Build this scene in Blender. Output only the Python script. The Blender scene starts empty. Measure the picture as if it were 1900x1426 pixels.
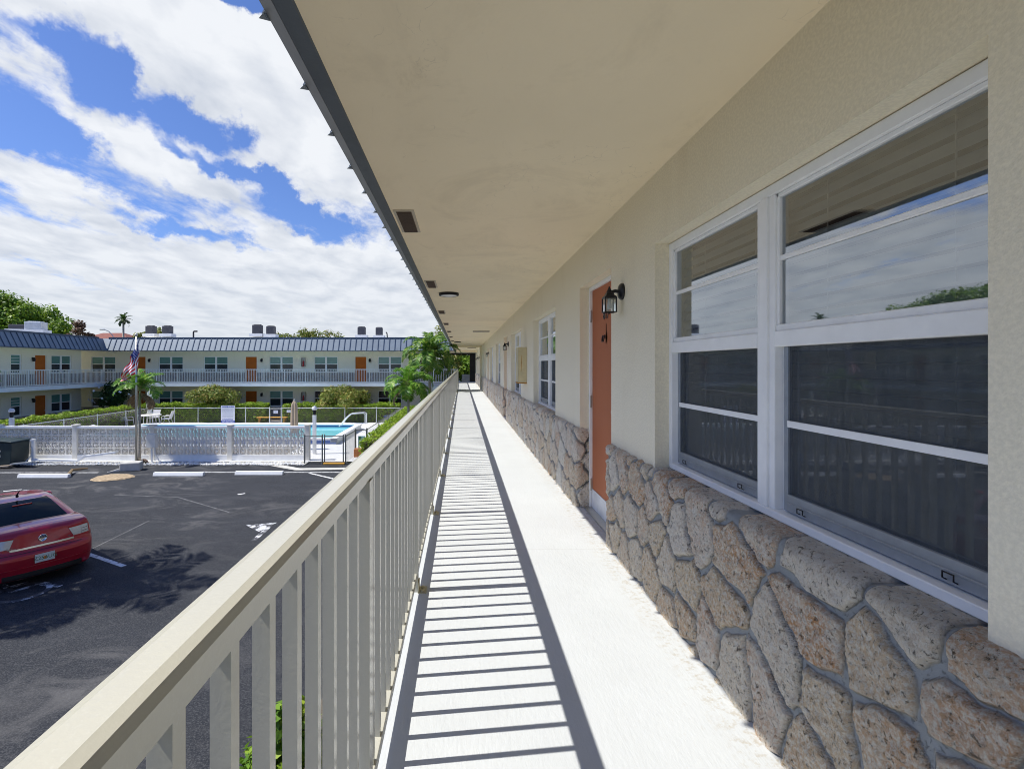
import bpy, bmesh, math, random
import numpy as np
from mathutils import Vector, Matrix
from mathutils.bvhtree import BVHTree
R = math.radians
rnd = random.Random(7)
rng = np.random.default_rng(11)
scene = bpy.context.scene
col = scene.collection

# ------------------------------------------------------------------ camera
# walkway floor is z = 0, the walkway runs along +Y, camera stands at x = y = 0
F = 950.0; VX, VY = 857.0, 678.0          # focal length and vanishing point in photo pixels
CZ = 1.34
cam_d = bpy.data.cameras.new('camera'); cam = bpy.data.objects.new('camera', cam_d); col.objects.link(cam)
cam.location = (0, 0, CZ); cam.rotation_euler = (R(90), 0, 0)
cam_d.sensor_width = 36; cam_d.lens = 36 * F / 1900
cam_d.shift_x = (950 - VX) / 1900; cam_d.shift_y = -(713 - VY) / 1900
cam_d.clip_start = 0.02; cam_d.clip_end = 3000
scene.camera = cam

def W(px, py, Y):                          # photo pixel at depth Y -> world (used to measure the layout)
    return Vector(((px - VX) * Y / F, Y, CZ + (VY - py) * Y / F))

# ------------------------------------------------------------------ sun + sky
SUN_TRAVEL = Vector((0.69, 0.085, -1.0)).normalized()
sl = bpy.data.lights.new('sun', 'SUN'); sl.energy = 4.0; sl.angle = R(0.5); sl.color = (1.0, 0.965, 0.88)
sun = bpy.data.objects.new('sun', sl); col.objects.link(sun)
sun.rotation_euler = SUN_TRAVEL.to_track_quat('-Z', 'Y').to_euler()
SUN_EL = math.asin(-SUN_TRAVEL.z); SUN_AZ = math.atan2(-SUN_TRAVEL.x, -SUN_TRAVEL.y)

scene.view_settings.view_transform = 'Standard'; scene.view_settings.look = 'None'
scene.view_settings.exposure = 0.65
scene.cycles.pixel_filter_type = 'BLACKMAN_HARRIS'; scene.cycles.filter_width = 1.0
scene.cycles.diffuse_bounces = 8; scene.view_settings.gamma = 1.0
scene.view_settings.use_curve_mapping = False

world = bpy.data.worlds.new('World'); scene.world = world; world.use_nodes = True
def build_world():
    nt = world.node_tree; N = nt.nodes; L = nt.links; N.clear()
    out = N.new('ShaderNodeOutputWorld'); bg = N.new('ShaderNodeBackground')
    sky = N.new('ShaderNodeTexSky'); sky.sky_type = 'NISHITA'; sky.sun_disc = False
    sky.sun_elevation = SUN_EL; sky.sun_rotation = SUN_AZ % (2 * math.pi)
    sky.air_density = 1.0; sky.dust_density = 0.6; sky.ozone_density = 2.5
    tc = N.new('ShaderNodeTexCoord'); sep = N.new('ShaderNodeSeparateXYZ'); L.new(tc.outputs['Generated'], sep.inputs[0])
    def m(op, a, b=None, c=None, clamp=False):
        n = N.new('ShaderNodeMath'); n.operation = op; n.use_clamp = clamp
        for i, v in enumerate((a, b, c)):
            if v is None: continue
            if isinstance(v, (int, float)): n.inputs[i].default_value = v
            else: L.new(v, n.inputs[i])
        return n.outputs[0]
    x, y, z = sep.outputs
    zc = m('ADD', m('MAXIMUM', z, 0.0), 0.10)
    comb = N.new('ShaderNodeCombineXYZ'); L.new(m('DIVIDE', x, zc), comb.inputs[0]); L.new(m('DIVIDE', y, zc), comb.inputs[1])
    mp = N.new('ShaderNodeMapping'); mp.inputs['Rotation'].default_value = (0, 0, R(-20)); mp.inputs['Scale'].default_value = (1.5, 0.95, 1)
    mp.inputs['Location'].default_value = (2.3, 0.7, 0)
    L.new(comb.outputs[0], mp.inputs[0])
    def noise(scale, detail, rough, dist, vec):
        n = N.new('ShaderNodeTexNoise'); n.inputs['Scale'].default_value = scale; n.inputs['Detail'].default_value = detail
        n.inputs['Roughness'].default_value = rough; n.inputs['Distortion'].default_value = dist; L.new(vec, n.inputs['Vector']); return n.outputs['Fac']
    n1 = noise(1.1, 11, 0.62, 0.35, mp.outputs[0]); n2 = noise(5.5, 9, 0.68, 0.5, mp.outputs[0])
    mp4 = N.new('ShaderNodeMapping'); mp4.inputs['Rotation'].default_value = (0, 0, R(28)); mp4.inputs['Scale'].default_value = (7, 2.2, 1); L.new(comb.outputs[0], mp4.inputs[0]); n4 = noise(1.4, 10, 0.66, 0.9, mp4.outputs[0])
    # azimuth / elevation of the view direction; where cloud banks and blue gaps lie in the sky
    az = m('ARCTAN2', x, y); el = m('ARCSINE', z)
    ae0 = N.new('ShaderNodeCombineXYZ'); L.new(az, ae0.inputs[0]); L.new(el, ae0.inputs[1])
    wn = N.new('ShaderNodeTexNoise'); wn.inputs['Scale'].default_value = 9; wn.inputs['Detail'].default_value = 7; wn.inputs['Roughness'].default_value = .62; L.new(ae0.outputs[0], wn.inputs['Vector'])
    ws = N.new('ShaderNodeVectorMath'); ws.operation = 'MULTIPLY_ADD'; L.new(wn.outputs['Color'], ws.inputs[0]); ws.inputs[1].default_value = (.24, .12, 0); ws.inputs[2].default_value = (-.12, -.06, 0)
    ae = N.new('ShaderNodeVectorMath'); ae.operation = 'ADD'; L.new(ae0.outputs[0], ae.inputs[0]); L.new(ws.outputs[0], ae.inputs[1])
    # (az deg, el deg, half-length deg, half-width deg, tilt deg, amount)
    blobs = [(-29.0, 29.6, 14.2, 3.6, -7, 0.3), (-17.4, 23.3, 12.8, 6.0, -35, 0.34), (-30.8, 19.6, 8.0, 2.0, -15, 0.3), (-38.9, 24.2, 3.9, 1.4, 2, 0.17),
             (-38.7, 14.9, 6.8, 1.9, -13, 0.32), (-31.8, 25.2, 1.9, 1.1, -6, 0.22), (-40.7, 27.7, 2.1, 0.9, 10, 0.12), (-14.0, 10.3, 11.2, 4.0, -10, 0.22),
             (-34.7, 10.2, 12.2, 1.9, -3, 0.16), (-21.6, 15.2, 7.5, 1.3, -20, 0.12), (-35.5, 25.2, 3.0, 2.7, -30, -0.3), (-40.0, 19.5, 5.2, 1.6, 1, -0.26),
             (-24.7, 23.0, 4.1, 1.8, -21, -0.28), (-22.9, 32.7, 4.3, 1.1, -5, -0.38), (-20.6, 17.9, 9.6, 0.9, -20, -0.26), (-29.0, 13.4, 9.9, 0.7, -8, -0.22),
             (-41.4, 21.1, 2.1, 1.2, 16, -0.06), (-15.1, 14.4, 3.8, 1.0, -16, -0.22), (-29.0, 23.7, 5.1, 1.5, -17, -0.2)]
    bias = None
    for (a, e, la, lb, t, amt) in blobs:
        mm = N.new('ShaderNodeMapping'); mm.vector_type = 'TEXTURE'
        mm.inputs['Location'].default_value = (R(a), R(e), 0); mm.inputs['Rotation'].default_value = (0, 0, R(t)); mm.inputs['Scale'].default_value = (R(la), R(lb), 1)
        L.new(ae.outputs[0], mm.inputs[0])
        ln = N.new('ShaderNodeVectorMath'); ln.operation = 'LENGTH'; L.new(mm.outputs[0], ln.inputs[0])
        mr = N.new('ShaderNodeMapRange'); mr.interpolation_type = 'SMOOTHSTEP'
        mr.inputs['From Min'].default_value = 1.5; mr.inputs['From Max'].default_value = 0.3; mr.inputs['To Min'].default_value = 0; mr.inputs['To Max'].default_value = amt
        L.new(ln.outputs['Value'], mr.inputs['Value'])
        bias = mr.outputs[0] if bias is None else m('ADD', bias, mr.outputs[0])
    # more cloud towards the horizon
    hz = N.new('ShaderNodeMapRange'); hz.interpolation_type = 'SMOOTHSTEP'; L.new(el, hz.inputs['Value'])
    hz.inputs['From Min'].default_value = R(17); hz.inputs['From Max'].default_value = R(4); hz.inputs['To Min'].default_value = 0.0; hz.inputs['To Max'].default_value = 0.30
    up_ = N.new('ShaderNodeMapRange'); L.new(el, up_.inputs['Value']); up_.inputs['From Min'].default_value = R(42); up_.inputs['From Max'].default_value = R(60); up_.inputs['To Max'].default_value = -.16  # unseen overhead sky thinned of cloud to lower the ambient light
    back = N.new('ShaderNodeMapRange'); L.new(y, back.inputs['Value']); back.inputs['From Min'].default_value = .35; back.inputs['From Max'].default_value = -.3; back.inputs['To Max'].default_value = -.22  # unseen sky behind the camera cleared of cloud to deepen the shade
    dens = m('ADD', m('ADD', m('ADD', m('ADD', m('MULTIPLY', n1, 0.62), m('ADD', m('MULTIPLY', n2, 0.30), m('MULTIPLY', n4, 0.28))), m('MULTIPLY', bias, .9)), hz.outputs[0]), m('ADD', back.outputs[0], up_.outputs[0]))
    cov = N.new('ShaderNodeMapRange'); cov.interpolation_type = 'SMOOTHSTEP'; L.new(dens, cov.inputs['Value'])
    cov.inputs['From Min'].default_value = 0.55; cov.inputs['From Max'].default_value = 0.80
    # cloud body: sunlit white with thin grey bases
    n3 = noise(2.6, 7, 0.55, 0.2, mp.outputs[0])
    cr = N.new('ShaderNodeValToRGB'); L.new(n3, cr.inputs[0])
    cr.color_ramp.elements[0].position = .32; cr.color_ramp.elements[0].color = (.40, .43, .48, 1)
    cr.color_ramp.elements[1].position = .60; cr.color_ramp.elements[1].color = (.585, .60, .62, 1)
    hz2 = N.new('ShaderNodeMapRange'); L.new(el, hz2.inputs['Value']); hz2.inputs['From Min'].default_value = R(14); hz2.inputs['From Max'].default_value = R(3); hz2.inputs['To Max'].default_value = .55
    mixh = N.new('ShaderNodeMix'); mixh.data_type = 'RGBA'; L.new(hz2.outputs[0], mixh.inputs['Factor']); L.new(cr.outputs[0], mixh.inputs[6]); mixh.inputs[7].default_value = (.45, .48, .52, 1)
    # the clear sky's own colour, from the Nishita model at its strength
    sc_ = N.new('ShaderNodeVectorMath'); sc_.operation = 'MULTIPLY'; L.new(sky.outputs[0], sc_.inputs[0]); sc_.inputs[1].default_value = (.056, .068, .100)
    mix = N.new('ShaderNodeMix'); mix.data_type = 'RGBA'; L.new(m('MULTIPLY', cov.outputs[0], .96), mix.inputs['Factor']); L.new(sc_.outputs[0], mix.inputs[6]); L.new(mixh.outputs[2], mix.inputs[7])
    L.new(mix.outputs[2], bg.inputs[0]); bg.inputs[1].default_value = 1.0
    L.new(bg.outputs[0], out.inputs[0])
build_world()

# ------------------------------------------------------------------ helpers
def tag(o, label=None, cat=None, group=None, kind=None):
    if label: o['label'] = label
    if cat: o['category'] = cat
    if group: o['group'] = group
    if kind: o['kind'] = kind
    return o
def empty(name, loc=(0, 0, 0), rz=0.0):
    o = bpy.data.objects.new(name, None); col.objects.link(o); o.location = loc; o.rotation_euler = (0, 0, rz); o.empty_display_size = .2
    return o
def link(name, me, mat=None, parent=None, loc=None, rz=None):
    o = bpy.data.objects.new(name, me); col.objects.link(o)
    if mat and not me.materials: me.materials.append(mat)
    if parent: o.parent = parent
    if loc is not None: o.location = loc
    if rz is not None: o.rotation_euler = (0, 0, rz)
    return o
def kids(o): return [c for c in bpy.data.objects if c.parent == o]
def copy_tree(o, parent=None, loc=None, rz=None):
    c = o.copy(); col.objects.link(c); c.parent = parent
    if loc is not None: c.location = loc
    if rz is not None: c.rotation_euler = (0, 0, rz)
    for ch in kids(o): copy_tree(ch, c)
    return c

class MB:
    def __init__(s): s.v = []; s.f = []; s.m = []; s.mi = 0
    def add(s, vs, fs):
        b = len(s.v); s.v.extend([tuple(p) for p in vs]); s.f.extend([tuple(b + i for i in f) for f in fs]); s.m.extend([s.mi] * len(fs)); return s
    def box(s, x0, x1, y0, y1, z0, z1, M=None):
        vs = [(x0, y0, z0), (x1, y0, z0), (x1, y1, z0), (x0, y1, z0), (x0, y0, z1), (x1, y0, z1), (x1, y1, z1), (x0, y1, z1)]
        if M is not None: vs = [M @ Vector(p) for p in vs]
        return s.add(vs, [(0, 3, 2, 1), (4, 5, 6, 7), (0, 1, 5, 4), (1, 2, 6, 5), (2, 3, 7, 6), (3, 0, 4, 7)])
    def quad(s, a, b, c, d): return s.add([a, b, c, d], [(0, 1, 2, 3)])
    def bar(s, a, b, w, h=None, up=(0, 0, 1)):
        a = Vector(a); b = Vector(b); h = h or w; d = (b - a).normalized(); up = Vector(up)
        if abs(d.dot(up)) > .99: up = Vector((1, 0, 0))
        u = d.cross(up).normalized(); n = u.cross(d)
        vs = [p + u * (i * w / 2) + n * (j * h / 2) for p in (a, b) for i, j in ((-1, -1), (1, -1), (1, 1), (-1, 1))]
        return s.add(vs, [(3, 2, 1, 0), (4, 5, 6, 7), (0, 1, 5, 4), (1, 2, 6, 5), (2, 3, 7, 6), (3, 0, 4, 7)])
    def tube(s, pts, r, n=8, caps=True):
        pts = [Vector(p) for p in pts]; rs = r if isinstance(r, (list, tuple)) else [r] * len(pts)
        vs = []; fs = []; prev = None
        for i, p in enumerate(pts):
            d = (pts[min(i + 1, len(pts) - 1)] - pts[max(i - 1, 0)]).normalized()
            if prev is None:
                a = Vector((1, 0, 0)) if abs(d.x) < .9 else Vector((0, 1, 0)); u = d.cross(a).normalized()
            else: u = (prev - d * prev.dot(d)).normalized()
            prev = u; w = d.cross(u)
            for k in range(n):
                t = 2 * math.pi * k / n; vs.append(p + (u * math.cos(t) + w * math.sin(t)) * rs[i])
        for i in range(len(pts) - 1):
            for k in range(n): fs.append((i * n + k, i * n + (k + 1) % n, (i + 1) * n + (k + 1) % n, (i + 1) * n + k))
        if caps: fs.append(tuple(range(n - 1, -1, -1))); fs.append(tuple((len(pts) - 1) * n + k for k in range(n)))
        return s.add(vs, fs)
    def lathe(s, prof, n=20, M=None, caps=True):
        vs = []; fs = []
        for (r, z) in prof:
            for k in range(n):
                t = 2 * math.pi * k / n; p = Vector((r * math.cos(t), r * math.sin(t), z)); vs.append(M @ p if M is not None else p)
        for i in range(len(prof) - 1):
            for k in range(n): fs.append((i * n + k, i * n + (k + 1) % n, (i + 1) * n + (k + 1) % n, (i + 1) * n + k))
        if caps: fs.append(tuple(range(n - 1, -1, -1))); fs.append(tuple((len(prof) - 1) * n + k for k in range(n)))
        return s.add(vs, fs)
    def prism(s, poly, z0, z1, M=None):
        n = len(poly); vs = [Vector((x, y, z0)) for x, y in poly] + [Vector((x, y, z1)) for x, y in poly]
        if M is not None: vs = [M @ p for p in vs]
        return s.add(vs, [tuple(range(n - 1, -1, -1)), tuple(range(n, 2 * n))] + [(i, (i + 1) % n, n + (i + 1) % n, n + i) for i in range(n)])
    def build(s, name, mats, parent=None, smooth=False, bevel=0, loc=None, rz=None, seg=2):
        me = bpy.data.meshes.new(name); me.from_pydata([tuple(p) for p in s.v], [], s.f)
        if not isinstance(mats, (list, tuple)): mats = [mats]
        for m_ in mats: me.materials.append(m_)
        if len(mats) > 1: me.polygons.foreach_set('material_index', s.m)
        if smooth: me.polygons.foreach_set('use_smooth', [True] * len(me.polygons))
        o = link(name, me, None, parent, loc, rz)
        if bevel:
            b = o.modifiers.new('bevel', 'BEVEL'); b.width = bevel; b.segments = seg; b.limit_method = 'ANGLE'; b.angle_limit = R(40)
        if smooth == 'auto' or (smooth and bevel):
            pass
        me.validate(); me.update(); return o

def text_obj(name, body, size, mat, parent, loc, rot, thick=.002, align='CENTER'):
    cu = bpy.data.curves.new('text', 'FONT'); cu.body = body; cu.size = size; cu.extrude = thick; cu.align_x = align; cu.align_y = 'CENTER'
    to = bpy.data.objects.new('text_source', cu); col.objects.link(to)
    dg = bpy.context.evaluated_depsgraph_get(); me = bpy.data.meshes.new_from_object(to.evaluated_get(dg)); bpy.data.objects.remove(to); bpy.data.curves.remove(cu)
    me.materials.clear(); me.materials.append(mat)
    o = bpy.data.objects.new(name, me); col.objects.link(o); o.parent = parent; o.location = loc; o.rotation_euler = rot
    return o

# ------------------------------------------------------------------ materials
class NT:
    def __init__(s, name):
        s.m = bpy.data.materials.new(name); s.m.use_nodes = True; s.t = s.m.node_tree; s.N = s.t.nodes; s.L = s.t.links
        s.b = s.N['Principled BSDF']; s.out = s.N['Material Output']
        s.tc = s.N.new('ShaderNodeTexCoord')
    def set(s, **k):
        for a, v in k.items():
            a = {'col': 'Base Color', 'rough': 'Roughness', 'metal': 'Metallic', 'spec': 'Specular IOR Level', 'coat': 'Coat Weight'}[a]
            s.b.inputs[a].default_value = (*v, 1) if a == 'Base Color' else v
        return s
    def noise(s, scale, detail=4, rough=.55, dist=0, stretch=None, co='Object'):
        n = s.N.new('ShaderNodeTexNoise'); n.inputs['Scale'].default_value = scale; n.inputs['Detail'].default_value = detail
        n.inputs['Roughness'].default_value = rough; n.inputs['Distortion'].default_value = dist
        v = s.tc.outputs[co]
        if stretch:
            mp = s.N.new('ShaderNodeMapping'); mp.inputs['Scale'].default_value = stretch; s.L.new(v, mp.inputs[0]); v = mp.outputs[0]
        s.L.new(v, n.inputs['Vector']); return n.outputs['Fac']
    def voro(s, scale, feature='F1', stretch=None):
        n = s.N.new('ShaderNodeTexVoronoi'); n.feature = feature; n.inputs['Scale'].default_value = scale
        v = s.tc.outputs['Object']
        if stretch:
            mp = s.N.new('ShaderNodeMapping'); mp.inputs['Scale'].default_value = stretch; s.L.new(v, mp.inputs[0]); v = mp.outputs[0]
        s.L.new(v, n.inputs['Vector']); return n.outputs['Distance']
    def ramp(s, fac, *stops):
        n = s.N.new('ShaderNodeValToRGB'); s.L.new(fac, n.inputs[0]); e = n.color_ramp.elements
        while len(e) < len(stops): e.new(.5)
        for i, (p, c) in enumerate(stops):
            e[i].position = p; e[i].color = (*c, 1) if isinstance(c, (tuple, list)) else (c, c, c, 1)
        return n.outputs[0]
    def mix(s, fac, a, b, mode='MIX'):
        n = s.N.new('ShaderNodeMix'); n.data_type = 'RGBA'; n.blend_type = mode
        for i, v in ((0, fac), (6, a), (7, b)):
            if isinstance(v, (int, float)): n.inputs[i].default_value = v if i == 0 else (v, v, v, 1)
            elif isinstance(v, (tuple, list)): n.inputs[i].default_value = (*v, 1)
            else: s.L.new(v, n.inputs[i])
        return n.outputs[2]
    def math(s, op, a, b=0.0, clamp=False):
        n = s.N.new('ShaderNodeMath'); n.operation = op; n.use_clamp = clamp
        for i, v in enumerate((a, b)):
            if isinstance(v, (int, float)): n.inputs[i].default_value = v
            else: s.L.new(v, n.inputs[i])
        return n.outputs[0]
    def colr(s, c): s.L.new(c, s.b.inputs['Base Color']); return s
    def rough(s, c): s.L.new(c, s.b.inputs['Roughness']); return s
    def bump(s, h, strength=.3, dist=.01):
        n = s.N.new('ShaderNodeBump'); n.inputs['Strength'].default_value = strength; n.inputs['Distance'].default_value = dist
        s.L.new(h, n.inputs['Height']); 
        if s.b.inputs['Normal'].is_linked: s.L.new(s.b.inputs['Normal'].links[0].from_socket, n.inputs['Normal'])
        s.L.new(n.outputs[0], s.b.inputs['Normal']); return s

def simple(name, c, rough=.5, metal=0, var=.12, scale=3, bump=0, bscale=60, spec=.5):
    t = NT(name).set(rough=rough, metal=metal, spec=spec)
    lo = tuple(x * (1 - var) for x in c); hi = tuple(min(1, x * (1 + var)) for x in c)
    t.colr(t.ramp(t.noise(scale, 6, .6), (.3, lo), (.7, hi)))
    if bump: t.bump(t.noise(bscale, 4), bump, .01)
    return t.m
M = {}
# stucco wall
def plaster(name, c, grime=True, bs=.35, fine=110):
    t = NT(name).set(rough=.9, spec=.2)
    base = t.mix(t.noise(1.3, 5, .6), tuple(x * .93 for x in c), tuple(min(1, x * 1.04) for x in c))
    base = t.mix(t.ramp(t.noise(fine * .8, 3), (.42, 1.0), (.62, 0.0)), base, tuple(x * .90 for x in c))
    if grime:
        st = t.ramp(t.noise(2.2, 6, .65, .3, (1, 3, .35)), (.55, 0.0), (.78, .35))
        base = t.mix(st, base, tuple(x * y for x, y in zip(c, (.78, .74, .68))))
    t.colr(base)
    t.bump(t.noise(fine, 4, .6), bs, .006); t.bump(t.noise(fine * .25, 3, .5), bs * .6, .01)
    return t.m
M['stucco'] = plaster('stucco', (.90, .825, .64))
def soffit_mat():
    t = NT('soffit_plaster').set(rough=.9, spec=.15); c = (.95, .825, .60)
    base = t.mix(t.ramp(t.noise(.55, 4, .6), (.35, 0.0), (.65, 1.0)), tuple(x * .93 for x in c), c)
    blot = t.ramp(t.noise(1.4, 8, .7, .6), (.52, 0.0), (.72, .42)); base = t.mix(blot, base, (.66, .56, .40))
    st2 = t.ramp(t.noise(3.0, 9, .75, .8, (.35, 1, 1)), (.60, 0.0), (.72, .30)); base = t.mix(st2, base, (.55, .44, .28))
    # hairline cracks in a few patches
    v = t.N.new('ShaderNodeTexVoronoi'); v.feature = 'DISTANCE_TO_EDGE'; v.inputs['Scale'].default_value = 9
    mp = t.N.new('ShaderNodeMixRGB'); mp.blend_type = 'ADD'; mp.inputs[0].default_value = .16
    nn = t.N.new('ShaderNodeTexNoise'); nn.inputs['Scale'].default_value = 6; nn.inputs['Detail'].default_value = 8; t.L.new(t.tc.outputs['Object'], nn.inputs['Vector'])
    t.L.new(t.tc.outputs['Object'], mp.inputs[1]); t.L.new(nn.outputs['Color'], mp.inputs[2]); t.L.new(mp.outputs[0], v.inputs['Vector'])
    crack = t.ramp(v.outputs['Distance'], (.0, 1.0), (.015, 0.0)); patch = t.ramp(t.noise(1.5, 7, .7), (.55, 0.0), (.62, .5))
    base = t.mix(t.math('MULTIPLY', crack, patch), base, (.40, .34, .26))
    t.colr(base); t.bump(t.noise(90, 4, .6), .22, .005); t.bump(t.noise(5, 4, .6), .25, .01); return t.m
M['soffit'] = soffit_mat()
def floor_mat():
    t = NT('white_walkway_paint').set(rough=.75, spec=.3); c = (.515, .535, .55)
    base = t.mix(t.ramp(t.noise(1.1, 6, .65), (.38, 0.0), (.68, 1.0)), tuple(x * .93 for x in c), c)
    sp = t.ramp(t.noise(70, 5, .7, 0, (1, .35, 1)), (.28, .55), (.40, 0.0)); msk = t.ramp(t.noise(1.6, 5), (.44, 0.0), (.60, 1.0))
    base = t.mix(t.math('MULTIPLY', sp, msk), base, (.42, .40, .37))
    base = t.mix(t.ramp(t.noise(.8, 8, .75, 1.2), (.62, 0.0), (.70, .16)), base, (.60, .56, .48))
    # shallow control joints across the slab every few metres, a little dirt in them
    sp_ = t.N.new('ShaderNodeSeparateXYZ'); t.L.new(t.tc.outputs['Object'], sp_.inputs[0])
    jf = t.math('ABSOLUTE', t.math('SUBTRACT', t.math('FRACT', t.math('MULTIPLY', t.math('ADD', sp_.outputs[1], .83), .328)), .5)); jl = t.ramp(jf, (.0, 1.0), (.0022, 0.0))
    base = t.mix(t.math('MULTIPLY', jl, .25), base, (.36, .35, .34))
    edge = t.math('MULTIPLY', t.ramp(sp_.outputs[0], (.92, 0.0), (1.08, 1.0)), t.ramp(t.noise(26, 7, .8), (.50, 0.0), (.60, .6))); base = t.mix(edge, base, (.36, .31, .23))
    t.colr(base); t.bump(t.math('SUBTRACT', t.noise(60, 5, .65, .2, (1, .25, 1)), t.math('MULTIPLY', jl, 1)), .32, .006); t.bump(t.noise(7, 4, .6), .2, .012); return t.m
M['floor'] = floor_mat()
def stone_mat():
    t = NT('coral_stone').set(rough=.92, spec=.15)
    a = t.N.new('ShaderNodeAttribute'); a.attribute_name = 'stone_tone'; a.attribute_type = 'GEOMETRY'
    sp = t.N.new('ShaderNodeSeparateColor'); t.L.new(a.outputs['Color'], sp.inputs[0]); tone, msk, warm = sp.outputs
    base = t.ramp(tone, (.0, (.78, .60, .38)), (.3, (.84, .71, .53)), (.55, (.88, .80, .66)), (.8, (.92, .87, .77)), (1.0, (.80, .68, .53)))
    warmn = t.ramp(t.noise(7, 6, .7, .4), (.36, 0.0), (.60, 1.0))
    base = t.mix(t.math('MULTIPLY', warmn, warm), base, (.68, .36, .16))
    base = t.mix(t.ramp(t.noise(52, 9, .8, .35), (.38, .55), (.50, 0.0)), base, (.50, .36, .24))
    base = t.mix(t.ramp(t.noise(70, 7, .8, .3), (.45, 0.0), (.57, .85)), base, (.92, .88, .79))
    pits = t.ramp(t.noise(60, 7, .8, .5), (.37, 1.0), (.43, 0.0)); base = t.mix(t.math('MULTIPLY', pits, .85), base, (.09, .07, .05))
    mort = t.mix(t.noise(25, 4), (.22, .235, .24), (.32, .335, .34))
    t.colr(t.mix(msk, mort, base))
    h = t.math('SUBTRACT', t.math('ADD', t.noise(52, 9, .8, .35), t.math('MULTIPLY', t.noise(110, 5, .75), .7)), t.math('MULTIPLY', pits, .8))
    t.bump(t.math('MULTIPLY', h, t.math('ADD', t.math('MULTIPLY', msk, .9), .1)), 1.0, .022); return t.m
M['stone'] = stone_mat()
M['white_frame'] = simple('white_window_frame', (.88, .88, .87), .35, 0, .05, 8)
M['track'] = simple('grey_aluminium_track', (.33, .36, .40), .45, .5, .1, 20)
def rail_mat():
    t = NT('ivory_rail_paint').set(rough=.16, spec=.6); c = (.47, .455, .385)
    base = t.mix(t.noise(5, 5, .6), tuple(x * .95 for x in c), c); base = t.mix(t.ramp(t.noise(220, 3), (.32, .35), (.42, 0.0)), base, (.50, .49, .43))
    t.colr(base); t.bump(t.noise(140, 3), .10, .003); return t.m
M['rail'] = rail_mat()
M['rail_white'] = simple('white_far_rail_paint', (.80, .80, .75), .4, 0, .05, 5)
M['slate_metal'] = simple('slate_roof_metal', (.105, .125, .15), .5, .3, .15, 5, .1, 90)
M['roof_panel'] = simple('blue_grey_standing_seam', (.19, .225, .265), .45, .2, .10, 1.5)
M['seam'] = simple('dark_blue_seam', (.05, .075, .12), .4, .35, .10, 2)
M['brown_vent'] = simple('brown_vent_metal', (.105, .07, .05), .6, .2, .2, 60, .2, 200)
M['vent_frame'] = simple('tan_vent_frame', (.50, .44, .34), .6, 0, .1, 20)
M['black_metal'] = simple('black_metal', (.02, .02, .024), .4, .5, .2, 10)
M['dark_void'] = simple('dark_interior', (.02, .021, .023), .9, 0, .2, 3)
def door_mat():
    t = NT('terracotta_door_paint').set(rough=.6, spec=.2); c = (.46, .15, .066)
    base = t.mix(t.noise(2, 6, .6, 0, (1, 1, .4)), tuple(x * .85 for x in c), tuple(x * 1.1 for x in c)); t.colr(base)
    t.bump(t.noise(60, 4, .6, 0, (1, 1, .25)), .12, .004); return t.m
M['door'] = door_mat()
M['door_far'] = simple('rust_door_paint', (.33, .085, .02), .5, 0, .15, 2)
M['chrome'] = simple('chrome', (.75, .75, .74), .15, 1.0, .05, 10)
M['steel'] = simple('brushed_steel', (.55, .54, .50), .35, .9, .1, 30)
M['white_paint'] = simple('white_paint', (.80, .81, .82), .6, 0, .08, 3, .1, 40)
M['kick'] = simple('white_scuffed_kickplate', (.72, .73, .74), .5, .1, .12, 6)
M['box_cream'] = simple('cream_box_paint', (.62, .53, .32), .5, 0, .15, 4)
M['rust'] = simple('rust', (.42, .20, .03), .85, 0, .4, 14, .4, 60)
def blind_mat():
    t = NT('dim_slats').set(rough=.7); t.colr(t.mix(t.noise(3, 4, .6), (.46, .44, .39), (.60, .57, .50))); return t.m
M['blind'] = blind_mat()
def glass_mat(name, tint, refl, rough=.02, wave=.02):
    t = NT(name); N, L = t.N, t.L; N.remove(t.b)
    tr = N.new('ShaderNodeBsdfTransparent'); tr.inputs[0].default_value = (*tint, 1)
    gl = N.new('ShaderNodeBsdfGlossy'); gl.inputs['Roughness'].default_value = rough; gl.inputs['Color'].default_value = (.9, .95, 1, 1)
    fr = N.new('ShaderNodeFresnel'); fr.inputs[0].default_value = 1.5
    ma = N.new('ShaderNodeMath'); ma.operation = 'ADD'; ma.use_clamp = True; L.new(fr.outputs[0], ma.inputs[0]); ma.inputs[1].default_value = refl
    bp = N.new('ShaderNodeBump'); bp.inputs['Strength'].default_value = wave; bp.inputs['Distance'].default_value = .02
    nn = N.new('ShaderNodeTexNoise'); nn.inputs['Scale'].default_value = 1.2; nn.inputs['Detail'].default_value = 1; L.new(t.tc.outputs['Object'], nn.inputs['Vector']); L.new(nn.outputs[0], bp.inputs['Height'])
    L.new(bp.outputs[0], gl.inputs['Normal'])
    mx = N.new('ShaderNodeMixShader'); L.new(ma.outputs[0], mx.inputs[0]); L.new(tr.outputs[0], mx.inputs[1]); L.new(gl.outputs[0], mx.inputs[2]); L.new(mx.outputs[0], t.out.inputs[0])
    return t.m
M['glass'] = glass_mat('window_glass', (.72, .77, .75), .27)
M['lamp_glass'] = glass_mat('lantern_glass', (.85, .88, .85), .18, .05)
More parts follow.
